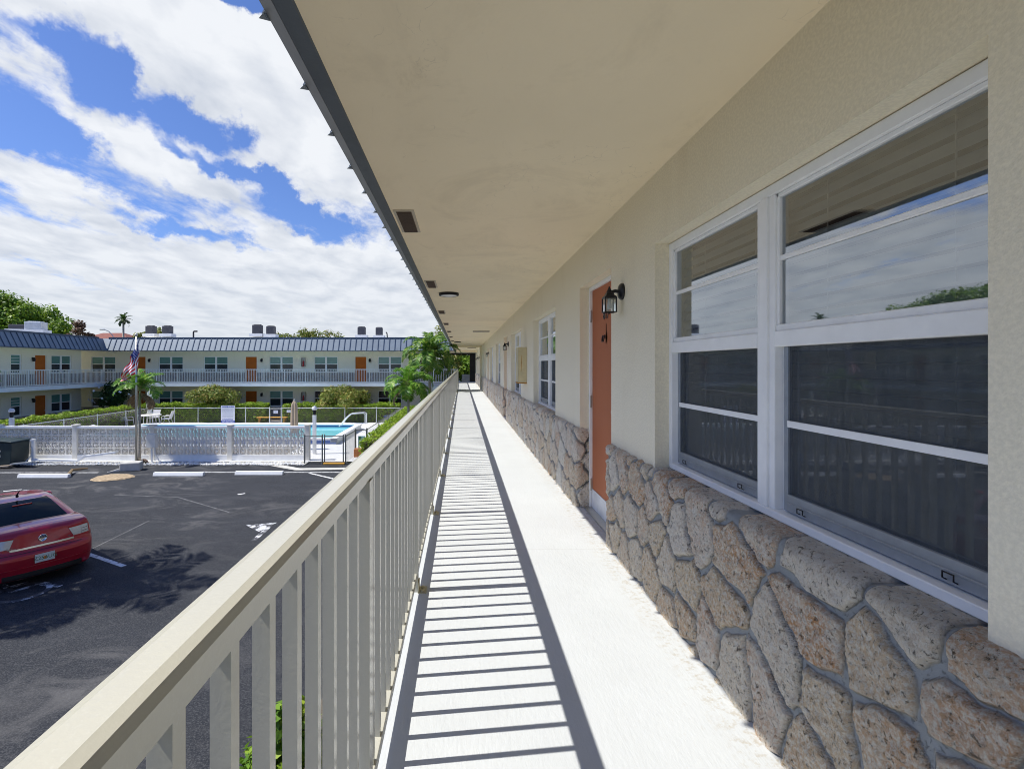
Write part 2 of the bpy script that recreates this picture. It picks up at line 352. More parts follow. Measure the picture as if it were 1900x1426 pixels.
def screen_mat():
    t = NT('insect_screen').set(rough=.8, spec=.2); N, L = t.N, t.L
    w = t.math('ADD', t.math('MULTIPLY', t.noise(7, 6, .75, 0, (6, 6, .9)), .75), t.math('MULTIPLY', t.noise(14, 6, .75, 0, (1, 1, 6)), .35))
    f = t.noise(420, 2, .6)
    t.colr(t.mix(t.ramp(t.math('MULTIPLY', w, t.math('ADD', f, .5)), (.30, 0.0), (.85, 1.0)), (.035, .042, .048), (.15, .165, .18)))
    tr = N.new('ShaderNodeBsdfTransparent'); mx = N.new('ShaderNodeMixShader'); mx.inputs[0].default_value = .62
    L.new(tr.outputs[0], mx.inputs[1]); L.new(t.b.outputs[0], mx.inputs[2]); L.new(mx.outputs[0], t.out.inputs[0]); return t.m
M['screen'] = screen_mat()
def asphalt_mat():
    t = NT('asphalt').set(rough=.85, spec=.25)
    base = t.mix(t.noise(.25, 5, .6), (.012, .014, .019), (.021, .024, .031))
    dust = t.ramp(t.noise(.55, 9, .72, 1.4, (1, 1.6, 1)), (.50, 0.0), (.66, .75)); dust = t.math('MULTIPLY', dust, t.ramp(t.noise(.16, 3, .5), (.42, .25), (.56, 1.0))); base = t.mix(dust, base, (.13, .126, .124))
    fine = t.ramp(t.noise(45, 4, .8), (.46, 0.0), (.66, .5)); base = t.mix(fine, base, (.13, .13, .135))
    chips = t.ramp(t.noise(7, 10, .85), (.715, 0.0), (.74, .8)); base = t.mix(chips, base, (.40, .40, .40))
    t.colr(base); t.rough(t.ramp(t.noise(.8, 5), (.3, .72), (.7, .95))); t.bump(t.noise(70, 4, .7), .4, .01); return t.m
M['asphalt'] = asphalt_mat()
def worn_white():
    t = NT('worn_white_marking').set(rough=.8); t.colr(t.mix(t.ramp(t.noise(9, 8, .75), (.40, 1.0), (.50, 0.0)), (.70, .70, .70), (.20, .20, .21))); return t.m
M['marking'] = worn_white()
def ghost_white():
    t = NT('faded_white_marking').set(rough=.8); t.colr(t.mix(t.ramp(t.noise(4, 8, .75), (.50, 1.0), (.56, 0.0)), (.62, .63, .66), (.055, .057, .065))); return t.m
M['faded'] = ghost_white()
M['concrete'] = simple('pale_concrete', (.50, .49, .46), .85, 0, .15, 4, .3, 50)
M['deck'] = simple('white_pool_deck', (.72, .72, .72), .8, 0, .06, 2, .15, 40)
M['coping'] = simple('white_pool_coping', (.80, .80, .81), .6, 0, .05, 4)
M['tile_blue'] = simple('blue_pool_tile', (.05, .12, .38), .25, 0, .2, 12)
M['block_white'] = simple('off_white_masonry', (.74, .71, .64), .85, 0, .14, 3, .3, 40)
M['base_white'] = simple('white_masonry_base', (.74, .74, .73), .8, 0, .10, 2.5, .2, 30)
def gravel_mat():
    t = NT('white_gravel').set(rough=.9); v = t.voro(22); t.colr(t.ramp(v, (.0, (.80, .78, .74)), (.5, (.62, .60, .57)), (.8, (.25, .24, .22)))); t.bump(v, .8, .04); return t.m
M['gravel'] = gravel_mat()
M['mulch'] = simple('tan_mulch', (.36, .27, .17), .95, 0, .5, 14, .6, 30)
M['soil'] = simple('garden_soil', (.10, .075, .05), .95, 0, .4, 4, .6, 30)
def ground_mat():
    t = NT('rough_grass_ground').set(rough=.95); t.colr(t.mix(t.noise(.4, 8, .7), (.045, .07, .02), (.13, .13, .06))); t.bump(t.noise(12, 5), .5, .03); return t.m
M['ground'] = ground_mat()
def water_mat():
    t = NT('pool_water').set(col=(.20, .60, .68), rough=.04, spec=.5)
    t.colr(t.mix(t.noise(1.2, 3, .5, .6), (.13, .52, .62), (.24, .66, .72))); t.bump(t.noise(4, 4, .5, .8), .15, .03); return t.m
M['water'] = water_mat()
def leaf_mat(name, a, b, c=None, trans=.3, rough=.5):
    t = NT(name).set(rough=rough, spec=.35); g = t.N.new('ShaderNodeNewGeometry')
    stops = [(.0, a), (.7, b)] + ([(1.0, c)] if c else [])
    cc = t.ramp(g.outputs['Random Per Island'], *stops); cc = t.mix(t.ramp(t.noise(1.8, 3), (.35, 0.0), (.65, .5)), cc, a)
    t.colr(cc); tl = t.N.new('ShaderNodeBsdfTranslucent'); t.L.new(cc, tl.inputs[0]); mx = t.N.new('ShaderNodeMixShader'); mx.inputs[0].default_value = trans
    t.L.new(t.b.outputs[0], mx.inputs[1]); t.L.new(tl.outputs[0], mx.inputs[2]); t.L.new(mx.outputs[0], t.out.inputs[0]); return t.m
M['leaf_dark'] = leaf_mat('dark_green_leaves', (.018, .05, .012), (.05, .11, .02), (.10, .17, .03))
M['leaf_hedge'] = leaf_mat('hedge_leaves', (.10, .19, .012), (.30, .44, .03), (.46, .56, .05))
M['leaf_palm'] = leaf_mat('palm_leaflets', (.05, .14, .02), (.17, .32, .04), (.42, .50, .09), .35, .4)
M['leaf_palm_bright'] = leaf_mat('bright_palm_leaflets', (.07, .20, .02), (.20, .40, .05), (.42, .55, .10), .4, .4)
M['leaf_dead'] = leaf_mat('dried_palm_leaflets', (.20, .13, .07), (.36, .27, .16), None, .2, .8)
M['leaf_croton'] = leaf_mat('mottled_shrub_leaves', (.09, .15, .02), (.30, .34, .06), (.55, .36, .12), .25)
M['leaf_tree'] = leaf_mat('round_tree_leaves', (.07, .16, .015), (.22, .36, .025), (.42, .54, .05), .3)
M['leaf_brown'] = leaf_mat('rusty_tree_leaves', (.10, .05, .03), (.24, .13, .08), (.10, .12, .04), .2)
M['bark'] = simple('grey_bark', (.24, .20, .16), .9, 0, .25, 8, .6, 25)
def palm_bark():
    t = NT('ringed_palm_trunk').set(rough=.85); w = t.N.new('ShaderNodeTexWave'); w.bands_direction = 'Z'; w.inputs['Scale'].default_value = 5; w.inputs['Distortion'].default_value = 1.5; t.L.new(t.tc.outputs['Object'], w.inputs[0])
    t.colr(t.mix(w.outputs['Fac'], (.42, .40, .35), (.30, .26, .21))); t.bump(w.outputs['Fac'], .3, .01); return t.m
M['palm_bark'] = palm_bark()
M['crownshaft'] = simple('green_crownshaft', (.26, .33, .12), .5, 0, .15, 3)
M['lip_green'] = simple('palm_rachis', (.22, .28, .08), .5, 0, .15, 4)
# ------------------------------------------------------------------ setting sheets
def sheet(name, x0, x1, y0, y1, z, mat, kind='structure', label=None, thick=None):
    mb = MB()
    if thick: mb.box(x0, x1, y0, y1, z - thick, z)
    else: mb.quad((x0, y0, z), (x1, y0, z), (x1, y1, z), (x0, y1, z))
    return tag(mb.build(name, mat), kind=kind, label=label)
GZ = -2.85
sheet('ground', -600, 600, -300, 1200, GZ - .03, M['ground'])
sheet('parking_lot', -60, -.9, -30, 22.05, GZ, M['asphalt'])
sheet('pool_deck', -22.6, -3.9, 22.05, 37.2, GZ + .06, M['deck'])
sheet('planting_bed', -3.9, 1.0, 22.05, 41.0, GZ + .03, M['soil'])
sheet('shrub_bed', -1.75, 1.1, -5, 22.05, GZ + .03, M['soil'])
sheet('courtyard_ground', -31, -.9, 37.2, 41.1, GZ + .03, M['soil'])
sheet('side_yard', -31, -22.6, 22.05, 41.1, GZ + .034, M['soil'])

# ------------------------------------------------------------------ walls with openings (local: x along, y inward, z up)
def wall_mb(mb, u0, u1, z0, z1, ops, depth=.14):
    us = sorted(set([u0, u1] + [o[0] for o in ops] + [o[1] for o in ops])); zs = sorted(set([z0, z1] + [o[2] for o in ops] + [o[3] for o in ops]))
    us = [u for u in us if u0 <= u <= u1]; zs = [z for z in zs if z0 <= z <= z1]
    for i in range(len(us) - 1):
        for j in range(len(zs) - 1):
            cu = (us[i] + us[i + 1]) / 2; cz = (zs[j] + zs[j + 1]) / 2
            if any(o[0] < cu < o[1] and o[2] < cz < o[3] for o in ops): continue
            a, b, c, d = us[i], us[i + 1], zs[j], zs[j + 1]; mb.quad((a, 0, c), (b, 0, c), (b, 0, d), (a, 0, d))
    for (a, b, c, d) in ops:
        mb.quad((a, 0, c), (a, 0, d), (a, depth, d), (a, depth, c)); mb.quad((b, 0, c), (b, depth, c), (b, depth, d), (b, 0, d))
        mb.quad((a, 0, d), (b, 0, d), (b, depth, d), (a, depth, d))
        if c > z0: mb.quad((a, 0, c), (a, depth, c), (b, depth, c), (b, 0, c))
    return mb

# ------------------------------------------------------------------ near windows
WW, WH = 1.88, 1.285
def near_window(parent, u, z):
    f = MB(); fw = .042
    f.box(0, fw, 0, .06, 0, WH); f.box(WW - fw, WW, 0, .06, 0, WH); f.box(fw, WW - fw, 0, .06, WH - fw, WH); f.box(fw, WW - fw, -.012, .06, 0, .03)
    c = WW / 2; f.box(c - .058, c - .022, .004, .06, .03, WH - fw); f.box(c - .022, c + .022, -.006, .06, .03, WH - fw); f.box(c + .022, c + .058, .004, .06, .03, WH - fw)
    for (a, b) in ((fw, c - .058), (c + .058, WW - fw)):
        f.box(a, b, .002, .05, .655, .715); f.box(a, b, .010, .04, .715, .74)
        f.box(a, b, .018, .034, .985, 1.005)
        f.box(a, a + .014, .012, .04, .74, WH - fw); f.box(b - .014, b, .012, .04, .74, WH - fw); f.box(a, b, .012, .04, WH - fw - .016, WH - fw)
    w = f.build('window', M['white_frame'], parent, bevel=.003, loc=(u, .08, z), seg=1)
    p = MB(); s = MB(); t = MB(); ls = MB(); cls = []
    for (a, b) in ((fw, c - .058), (c + .058, WW - fw)):
        p.quad((a, .026, .72), (b, .026, .72), (b, .026, WH - .05), (a, .026, WH - .05)); p.quad((a, .052, .05), (b, .052, .05), (b, .052, .66), (a, .052, .66))
        s.quad((a + .045, .034, .10), (b - .018, .034, .10), (b - .018, .034, .655), (a + .045, .034, .655))
        t.box(a + .022, a + .045, .026, .042, .035, .655); t.box(b - .018, b, .026, .042, .035, .655); t.box(a + .045, b - .018, .024, .042, .035, .10); t.box(a + .045, b - .018, .020, .024, .064, .072)
        ls.box(a + .045, b - .018, .024, .032, .352, .376); ls.box(a + .004, a + .022, .036, .058, .03, .655)
        for q in (a + .12, b - .16):
            cl = MB(); cl.tube([(q, .022, .045), (q, .012, .050), (q, .012, .066), (q + .03, .012, .066), (q + .03, .012, .050), (q + .03, .022, .045)], .0022, 5); cls.append(cl)
    p.build('pane', M['glass'], w); s.build('insect_screen', M['screen'], w); t.build('screen_frame', M['track'], w, bevel=.002, seg=1); ls.build('lower_sash', M['white_frame'], w)
    for cl in cls: cl.build('clip', M['black_metal'], w)
    bl = MB(); n = 26; pz = WH / n
    for i in range(n):
        z0 = i * pz; bl.add([(0.0, .084, z0), (WW, .084, z0), (WW, .110, z0 + pz * .89), (0, .110, z0 + pz * .89)], [(0, 1, 2, 3)])
    for q in (.25, .72, 1.16, 1.63): bl.box(q, q + .004, .09, .093, 0, WH)
    bl.build('blind', M['blind'], w)
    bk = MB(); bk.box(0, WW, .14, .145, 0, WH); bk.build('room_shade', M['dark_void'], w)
    return w

# ------------------------------------------------------------------ the near building, local frame x = -Y world, y = +X world
NB = empty('apartment_building', (1.12, 0, 0), R(-90))
tag(NB, 'cream stucco apartment block with coral stone base along the right of the walkway', 'building')
P = 8.72
win_Y = [(1.09, 2.97), (6.13, 8.01), (9.72, 11.60), (14.92, 16.80), (18.47, 20.35), (23.6, 25.48), (29.9, 31.78), (33.9, 35.78)]
door_Y = [(3.84, 4.86), (12.56, 13.58), (21.3, 22.32), (32.2, 33.2), (36.4, 37.4)]
# earlier units behind the camera
win_Y.insert(0, (-3.4, -1.52))
ops = [(-b, -a, .715, 2.045) for a, b in win_Y] + [(-b, -a, 0.0, 2.075) for a, b in door_Y]
mb = MB(); wall_mb(mb, -28.75, 4.0, 0, 2.46, [o for o in ops if o[0] > -28.7], .15)
# beyond the pier at 28.75 m the wall steps a little towards the rail
mb.box(-29.05, -28.75, -.10, .2, 0, 2.37)
mb2 = MB(); wall_mb(mb2, -41.4, -29.05, 0, 2.46, [o for o in ops if o[0] < -29], .15)
mb2.v = [(x, y - .02, z) for x, y, z in mb2.v]; mb.add(mb2.v, mb2.f)
mb.box(-41.4, 4.0, 0.3, .4, 0, 2.46)           # back of the rooms behind the openings, closes the wall
mb.quad((-41.4, 0.02, GZ), (4, 0.02, GZ), (4, .02, -.27), (-41.4, .02, -.27))
mb.build('wall', M['stucco'], NB)
# ceiling over the walkway, with two dropped beams
mb = MB(); mb.box(-39.2, 4.0, -1.63, .3, 2.45, 2.56); mb.box(-28.95, -28.6, -1.60, 0, 2.37, 2.45); mb.box(-38.0, -37.7, -1.60, 0, 2.33, 2.45)
mb.build('soffit', M['soffit'], NB)
# eave edge and mansard
M['drip'] = simple('taupe_drip_edge', (.24, .225, .20), .5, .3, .12, 6)
mb = MB()
def ex(mb, prof, u0, u1):
    n = len(prof); vs = [(u0, p[0], p[1]) for p in prof] + [(u1, p[0], p[1]) for p in prof]
    mb.add(vs, [(i, (i + 1) % n, n + (i + 1) % n, n + i) for i in range(n)] + [tuple(range(n)), tuple(range(2 * n - 1, n - 1, -1))])
o_ = 1.12
ex(mb, [(-.51 - o_, 2.45), (-.515 - o_, 2.443), (-.575 - o_, 2.443), (-.575 - o_, 2.515), (-.51 - o_, 2.515)], -39.15, 4.0)
mb.build('eave_trim', M['slate_metal'], NB)
mb = MB(); ex(mb, [(-.578 - o_, 2.446), (-.64 - o_, 2.495), (-.64 - o_, 2.515), (-.578 - o_, 2.515)], -39.15, 4.0); mb.build('drip_edge', M['drip'], NB)
mb = MB(); ex(mb, [(-.645 - o_, 2.50), (-.22 - o_, 3.36), (-.16 - o_, 3.36), (-.58 - o_, 2.52)], -39.15, 4.0)
y = -2.0 
k = 0
while True:
    Y = 1.70 + .433 * k - 3.464
    if Y > 39: break
    mb.bar((-Y, -.652 - o_, 2.497), (-Y, -.222 - o_, 3.37), .014, .030, (1, 0, 0)); mb.add([(-Y - .03, -.64 - o_, 2.50), (-Y + .03, -.64 - o_, 2.50), (-Y, -.675 - o_, 2.492), (-Y, -.64 - o_, 2.53)], [(0, 1, 2), (0, 2, 3), (1, 3, 2)]); k += 1
mb.build('mansard', M['roof_panel'], NB)
mb = MB(); mb.box(-39.2, 4.0, -1.30, 9, 3.30, 3.37); mb.box(-41.4, 4.0, 8.9, 9, GZ, 3.3); mb.box(3.9, 4.0, .45, 8.9, GZ, 3.3); mb.box(-41.4, -41.3, .45, 8.9, GZ, 3.3)
mb.build('roof', M['concrete'], NB)
# soffit vents (metal grilles let into the ceiling)
def vent(Y0):
    v = MB(); v.box(-.30, .30, -.075, .075, -.006, 0); 
    fr = v.build('soffit_vent', M['vent_frame'], None)
    g = MB(); g.box(-.272, .272, -.055, .055, -.010, -.006)
    for i in range(34):
        xx = -.265 + i * .016; g.box(xx, xx + .007, -.052, .052, -.014, -.010)
    g.build('grille', M['brown_vent'], fr); return fr
v0 = vent(0)
vnames = ['brown soffit vent nearest the camera, above the railing', 'second brown soffit vent, just before the round ceiling light', 'third brown soffit vent, just beyond the first round ceiling light', 'fourth brown soffit vent along the eave', 'fifth brown soffit vent along the eave', 'sixth brown soffit vent along the eave', 'small far soffit vent before the second ceiling light']
for i, Y in enumerate((3.95, 6.97, 10.6, 13.6, 16.7, 19.8, 22.9)):
    v = v0 if i == 0 else copy_tree(v0)
    v.location = (-.418, Y, 2.4495); v.rotation_euler = (0, 0, R(90)); tag(v, vnames[i], 'vent', 'soffit vents along the eave')
# thin access panels in the middle of the ceiling
for i, Y in enumerate((16.6, 32.0)):
    a = MB(); a.box(-.26, .26, -.16, .16, -.02, 0); h = a.build('access_panel', M['vent_frame'], None, bevel=.004); h.location = (.62, Y, 2.4495)
    b = MB(); b.box(-.27, .27, -.175, -.162, -.026, 0); b.build('dark_trim', M['brown_vent'], h)  # dark brown strip along the panel's near edge
    tag(h, ['flat ceiling access panel near the wall halfway along the walkway', 'farthest flat ceiling access panel, past the dropped beam'][i], 'panel', 'ceiling access panels')
for i, Y in enumerate((7.85, 23.8)):
    e = empty('ceiling_light', (-.20, Y, 2.4495))
    b = MB(); b.lathe([(.15, 0), (.155, -.012), (.155, -.034), (.146, -.042), (.128, -.042), (.128, -.030)], 32); b.build('rim', M['black_metal'], e, smooth=True)
    b = MB(); b.lathe([(.127, -.031), (.12, -.040), (.08, -.048), (.03, -.051), (.001, -.052)], 32); b.build('diffuser', M['white_paint'], e, smooth=True)
    tag(e, ['round black-rimmed ceiling light nearer the camera', 'far round ceiling light near the dropped beam'][i], 'ceiling light', 'round ceiling lights')

# windows and doors of the near building
w0 = near_window(NB, 0, .757)
for i, (a, b) in enumerate(win_Y):
    w = w0 if i == 0 else copy_tree(w0, NB)
    w.location = (-b, .08, .757)
    if a > 29: w.location.y -= .02
    if i == 1: w['label'] = 'large near window reflecting the sky and a tree'
def door_near(u, number):
    d = MB(); d.box(.035, .985, .11, .155, .0, 2.04)
    dr = d.build('door', M['door'], NB, bevel=.002, loc=(u, 0, 0), seg=1)
    f = MB(); f.box(0, .035, .085, .15, 0, 2.075); f.box(.985, 1.02, .085, .15, 0, 2.075); f.box(.035, .985, .085, .15, 2.04, 2.075)
    f.build('door_frame', M['white_frame'], dr, bevel=.003, seg=1)
    k = MB(); k.box(.04, .98, .104, .11, .012, .185)
    for q in range(8): 
        k.lathe([(.004, 0), (.004, .003), (.001, .004)], 8, Matrix.Translation((.06 + q * .13, .104, .165)) @ Matrix.Rotation(R(90), 4, 'X'))
    k.build('kickplate', M['kick'], dr)
    t = MB(); t.box(.0, 1.02, .03, .16, 0, .012); t.build('threshold', M['steel'], dr)
    for z in (.22, 1.0, 1.80):
        h = MB(); h.tube([(.036, .098, z - .055), (.036, .098, z + .055)], .008, 10); h.tube([(.036, .098, z + .055), (.036, .098, z + .063)], [.005, .002], 8); h.box(.012, .036, .088, .092, z - .055, z + .055); h.build('hinge', M['steel'], dr)
    h = MB(); T = Matrix.Translation((.92, .11, .98)) @ Matrix.Rotation(R(90), 4, 'X')
    h.lathe([(.032, 0), (.032, .008), (.012, .012), (.012, .045), (.026, .052), (.028, .068), (.02, .078), (.002, .08)], 18, T)
    h.build('handle', M['steel'], dr, smooth=True)
    T2 = Matrix.Translation((.92, .11, 1.10)) @ Matrix.Rotation(R(90), 4, 'X'); h = MB(); h.lathe([(.028, 0), (.028, .012), (.02, .018), (.001, .018)], 18, T2); h.build('deadbolt', M['steel'], dr, smooth=True)
    kn = MB(); kz = 1.4
    kn.prism([(-.012, .0), (.012, 0), (.02, .03), (.03, .045), (.022, .07), (.012, .10), (.008, .15), (.012, .158), (0, .17), (-.012, .158), (-.008, .15), (-.012, .10), (-.022, .07), (-.03, .045), (-.02, .03)], -.014, 0, Matrix.Translation((.50, .11, 1.53)) @ Matrix.Rotation(R(90), 4, 'X'))
    kn.tube([(.475, .09, 1.60), (.473, .082, 1.57), (.485, .078, 1.545), (.515, .078, 1.545), (.527, .082, 1.57), (.525, .09, 1.60)], .006, 8); kn.build('knocker', M['black_metal'], dr)
    if number: text_obj('door_number', number, .115, M['black_metal'], dr, (.50, .1085, 1.775), (R(90), 0, 0), .004)
    return dr
for i, (a, b) in enumerate(door_Y):
    if i < 2: d = door_near(-b, '817' if i == 0 else None)
    else:
        d = copy_tree(src, NB); d.location.x = -b
        if a > 29: d.location.y -= .02
    if i == 1: src = d

# coral stone base: modelled stones as a relief
def stone_strip(name, path, ztop, res, seed, ledge=.12, cw=.225, ch=.235, amp=.019):
    pts = [Vector(p) for p in path]; segs = []; s = 0
    for a, b in zip(pts, pts[1:]):
        L_ = (b - a).length; d = (b - a) / L_; segs.append((s, s + L_, a, d, Vector((d.y, -d.x)))); s += L_
    S = s; ns = max(2, int(S / res)); T = ztop + ledge; nt_ = max(2, int(T / res))
    ss = np.linspace(0, S, ns); tt = np.linspace(0, T, nt_)
    px = np.zeros(ns); py = np.zeros(ns); nx = np.zeros(ns); ny = np.zeros(ns)
    for (s0, s1, a, d, n) in segs:
        k = (ss >= s0 - 1e-6) & (ss <= s1 + 1e-6); q = ss[k] - s0
        px[k] = a.x + d.x * q; py[k] = a.y + d.y * q; nx[k] = n.x; ny[k] = n.y
    # blend the normals at the corners
    kk = max(1, int(.035 / (S / ns)))
    ker = np.ones(2 * kk + 1) / (2 * kk + 1); pad = lambda v: np.convolve(np.pad(v, kk, mode='edge'), ker, mode='valid')
    nx = pad(nx); ny = pad(ny); ln = np.sqrt(nx * nx + ny * ny) + 1e-9; rx = pad(px); ry = pad(py); px, py = rx, ry; nx /= ln; ny /= ln
    g = np.random.default_rng(seed)
    gx = np.arange(-1, int(S / cw) + 2); gz = np.arange(-1, int(T / ch) + 2)
    sx = []; sz = []
    for i in gx:
        for j in gz:
            if g.random() < .10: continue
            sx.append((i + .5 + (.5 if j % 2 else 0) + g.uniform(-.36, .36)) * cw); sz.append((j + .45 + g.uniform(-.34, .34)) * ch)
    sx = np.array(sx); sz = np.array(sz); tone = g.random(len(sx)); warm = g.random(len(sx)) ** 1.5; dome = g.uniform(.6, 1.15, len(sx)); tl = g.uniform(-.5, .5, (len(sx), 2))
    def vnoise(x, z, f, sd):
        q = np.random.default_rng(sd).random((64, 64)); X = x * f; Z = z * f; xi = np.floor(X).astype(int); zi = np.floor(Z).astype(int); fx = X - xi; fz = Z - zi; fx = fx * fx * (3 - 2 * fx); fz = fz * fz * (3 - 2 * fz)
        h = lambda a, b: q[a % 64, b % 64]
        return (h(xi, zi) * (1 - fx) + h(xi + 1, zi) * fx) * (1 - fz) + (h(xi, zi + 1) * (1 - fx) + h(xi + 1, zi + 1) * fx) * fz - .5
    SS, TT = np.meshgrid(ss, tt, indexing='ij'); A = SS.ravel(); B = TT.ravel()
    Aw = A + .05 * vnoise(A, B, 7, seed + 1) + .016 * vnoise(A, B, 22, seed + 3); Bw = B + .05 * vnoise(A, B, 7, seed + 2) + .016 * vnoise(A, B, 22, seed + 4)
    Bw = np.minimum(Bw, ztop - .035) 
    H = np.zeros(len(A)); C = np.zeros((len(A), 4)); C[:, 3] = 1
    order = np.argsort(sx); sx, sz, tone, warm, dome, tl = sx[order], sz[order], tone[order], warm[order], dome[order], tl[order]
    CH = 20000
    idx = np.argsort(A, kind='stable')
    for c0 in range(0, len(A), CH):
        I = idx[c0:c0 + CH]; a = Aw[I]; b = Bw[I]
        k0 = np.searchsorted(sx, a.min() - 3 * cw); k1 = np.searchsorted(sx, a.max() + 3 * cw); X = sx[k0:k1]; Z = sz[k0:k1]
        dx = a[:, None] - X[None]; dz = b[:, None] - Z[None]; D = dx * dx + (dz * .92) ** 2
        f = np.argpartition(D, 1, axis=1)[:, :2]; d0 = np.take_along_axis(D, f, 1); sw = d0[:, 0] > d0[:, 1]; n1 = np.where(sw, f[:, 1], f[:, 0])
        ar = np.arange(len(I)); D1 = D[ar, n1]
        # distance to the nearest bisector
        ddx = X[None] - X[n1][:, None]; ddz = (Z[None] - Z[n1][:, None]) * .92; L_ = np.sqrt(ddx ** 2 + ddz ** 2); L_[ar, n1] = 1e9
        E = np.where(L_ > 1e8, 9, (D - D1[:, None]) / (2 * np.maximum(L_, 1e-6))).min(axis=1)
        mw = .0095 + .005 * np.sin(a * 23) * np.sin(b * 31)
        e = np.clip((E - mw) / .011, 0, 1); e = e * e * (3 - 2 * e); e2 = np.clip((E - mw) / .09, 0, 1)
        g1 = n1 + k0
        lx = a - sx[g1]; lz = b - sz[g1]
        H[I] = e * (.90 + .10 * e2 ** .7 * dome[g1] + 1.5 * (tl[g1, 0] * lx + tl[g1, 1] * lz))
        C[I, 0] = tone[g1]; C[I, 1] = np.clip((E - mw + .002) / .006, 0, 1); C[I, 2] = warm[g1]
    H = H * amp + e_rough(A, B, C[:, 1], seed, vnoise)
    ix = np.repeat(np.arange(ns), nt_)
    PX = px[ix]; PY = py[ix]; NX = nx[ix]; NY = ny[ix]
    r = .03; zc = ztop - .012
    th = np.clip((B - (zc - r)) / (r * 1.57), 0, 1) * (math.pi / 2)
    inward = np.where(B > zc - r + r * 1.57, B - (zc - r + r * 1.57), 0)
    base_in = (1 - np.cos(th)) * r + inward; zz = np.where(B < zc - r, B, zc - r + np.sin(th) * r)
    Nn = np.cos(th); Nz = np.sin(th)
    co = np.empty((len(A), 3)); co[:, 0] = PX - NX * base_in + NX * Nn * H; co[:, 1] = PY - NY * base_in + NY * Nn * H; co[:, 2] = zz + Nz * H * .6
    i0 = (np.arange(ns - 1)[:, None] * nt_ + np.arange(nt_ - 1)[None]).ravel(); fc = np.stack([i0, i0 + nt_, i0 + nt_ + 1, i0 + 1], 1)
    me = bpy.data.meshes.new(name); me.vertices.add(len(co)); me.vertices.foreach_set('co', co.ravel()); me.loops.add(fc.size); me.loops.foreach_set('vertex_index', fc.ravel().astype(np.int32))
    me.polygons.add(len(fc)); me.polygons.foreach_set('loop_start', np.arange(0, fc.size, 4, dtype=np.int32)); me.polygons.foreach_set('use_smooth', [True] * len(fc)); me.update()
    at = me.color_attributes.new('stone_tone', 'FLOAT_COLOR', 'POINT'); at.data.foreach_set('color', C.ravel()); me.validate()
    return me
def e_rough(A, B, m, seed, vn): return m * (.010 * vn(A, B, 30, seed + 5) + .006 * vn(A, B, 80, seed + 6))
# segments in world coordinates, walked so that the outside is on the left-hand normal used above
def near_stone(Ya, Yb, res, seed, ret0=True, ret1=True, X=1.092):
    p = []
    if ret1: p.append((1.235, Yb))
    p += [(X, Yb), (X, Ya)]
    if ret0: p.append((1.235, Ya))
    # normal = (d.y, -d.x): walking towards -Y gives (-1, 0); first leg towards -X gives (0, 1)
    me = stone_strip('stone_base', p, .757, res, seed)
    # to the building's local frame
    co = np.empty(len(me.vertices) * 3); me.vertices.foreach_get('co', co); co = co.reshape(-1, 3); lo = np.stack([-co[:, 1], co[:, 0] - 1.12, co[:, 2]], 1); me.vertices.foreach_set('co', lo.ravel()); me.update()
    me.flip_normals() if False else None
    return link('stone_base', me, M['stone'], NB)
near_stone(-3.9, 3.84, .0055, 5, False, True)
near_stone(4.86, 12.56, .010, 8)
near_stone(13.58, 21.3, .018, 12)
near_stone(22.32, 28.75, .025, 14, True, False)
near_stone(29.05, 32.2, .03, 15, False, True, 1.07); near_stone(33.2, 36.4, .03, 16, True, True, 1.07); near_stone(37.4, 41.0, .03, 17, True, False, 1.07)

# ------------------------------------------------------------------ walkway slab
mb = MB(); mb.box(-.365, 1.118, -4, 43.4, -.26, 0); mb.box(-3.2, -.365, 39.35, 43.4, -.26, 0)
mb.box(1.118, 1.30, 3.84, 4.86, -.05, .001)
for a, b in door_Y[1:]: mb.box(1.118, 1.30, a, b, -.05, .001)
tag(mb.build('walkway', M['floor']), kind='structure')

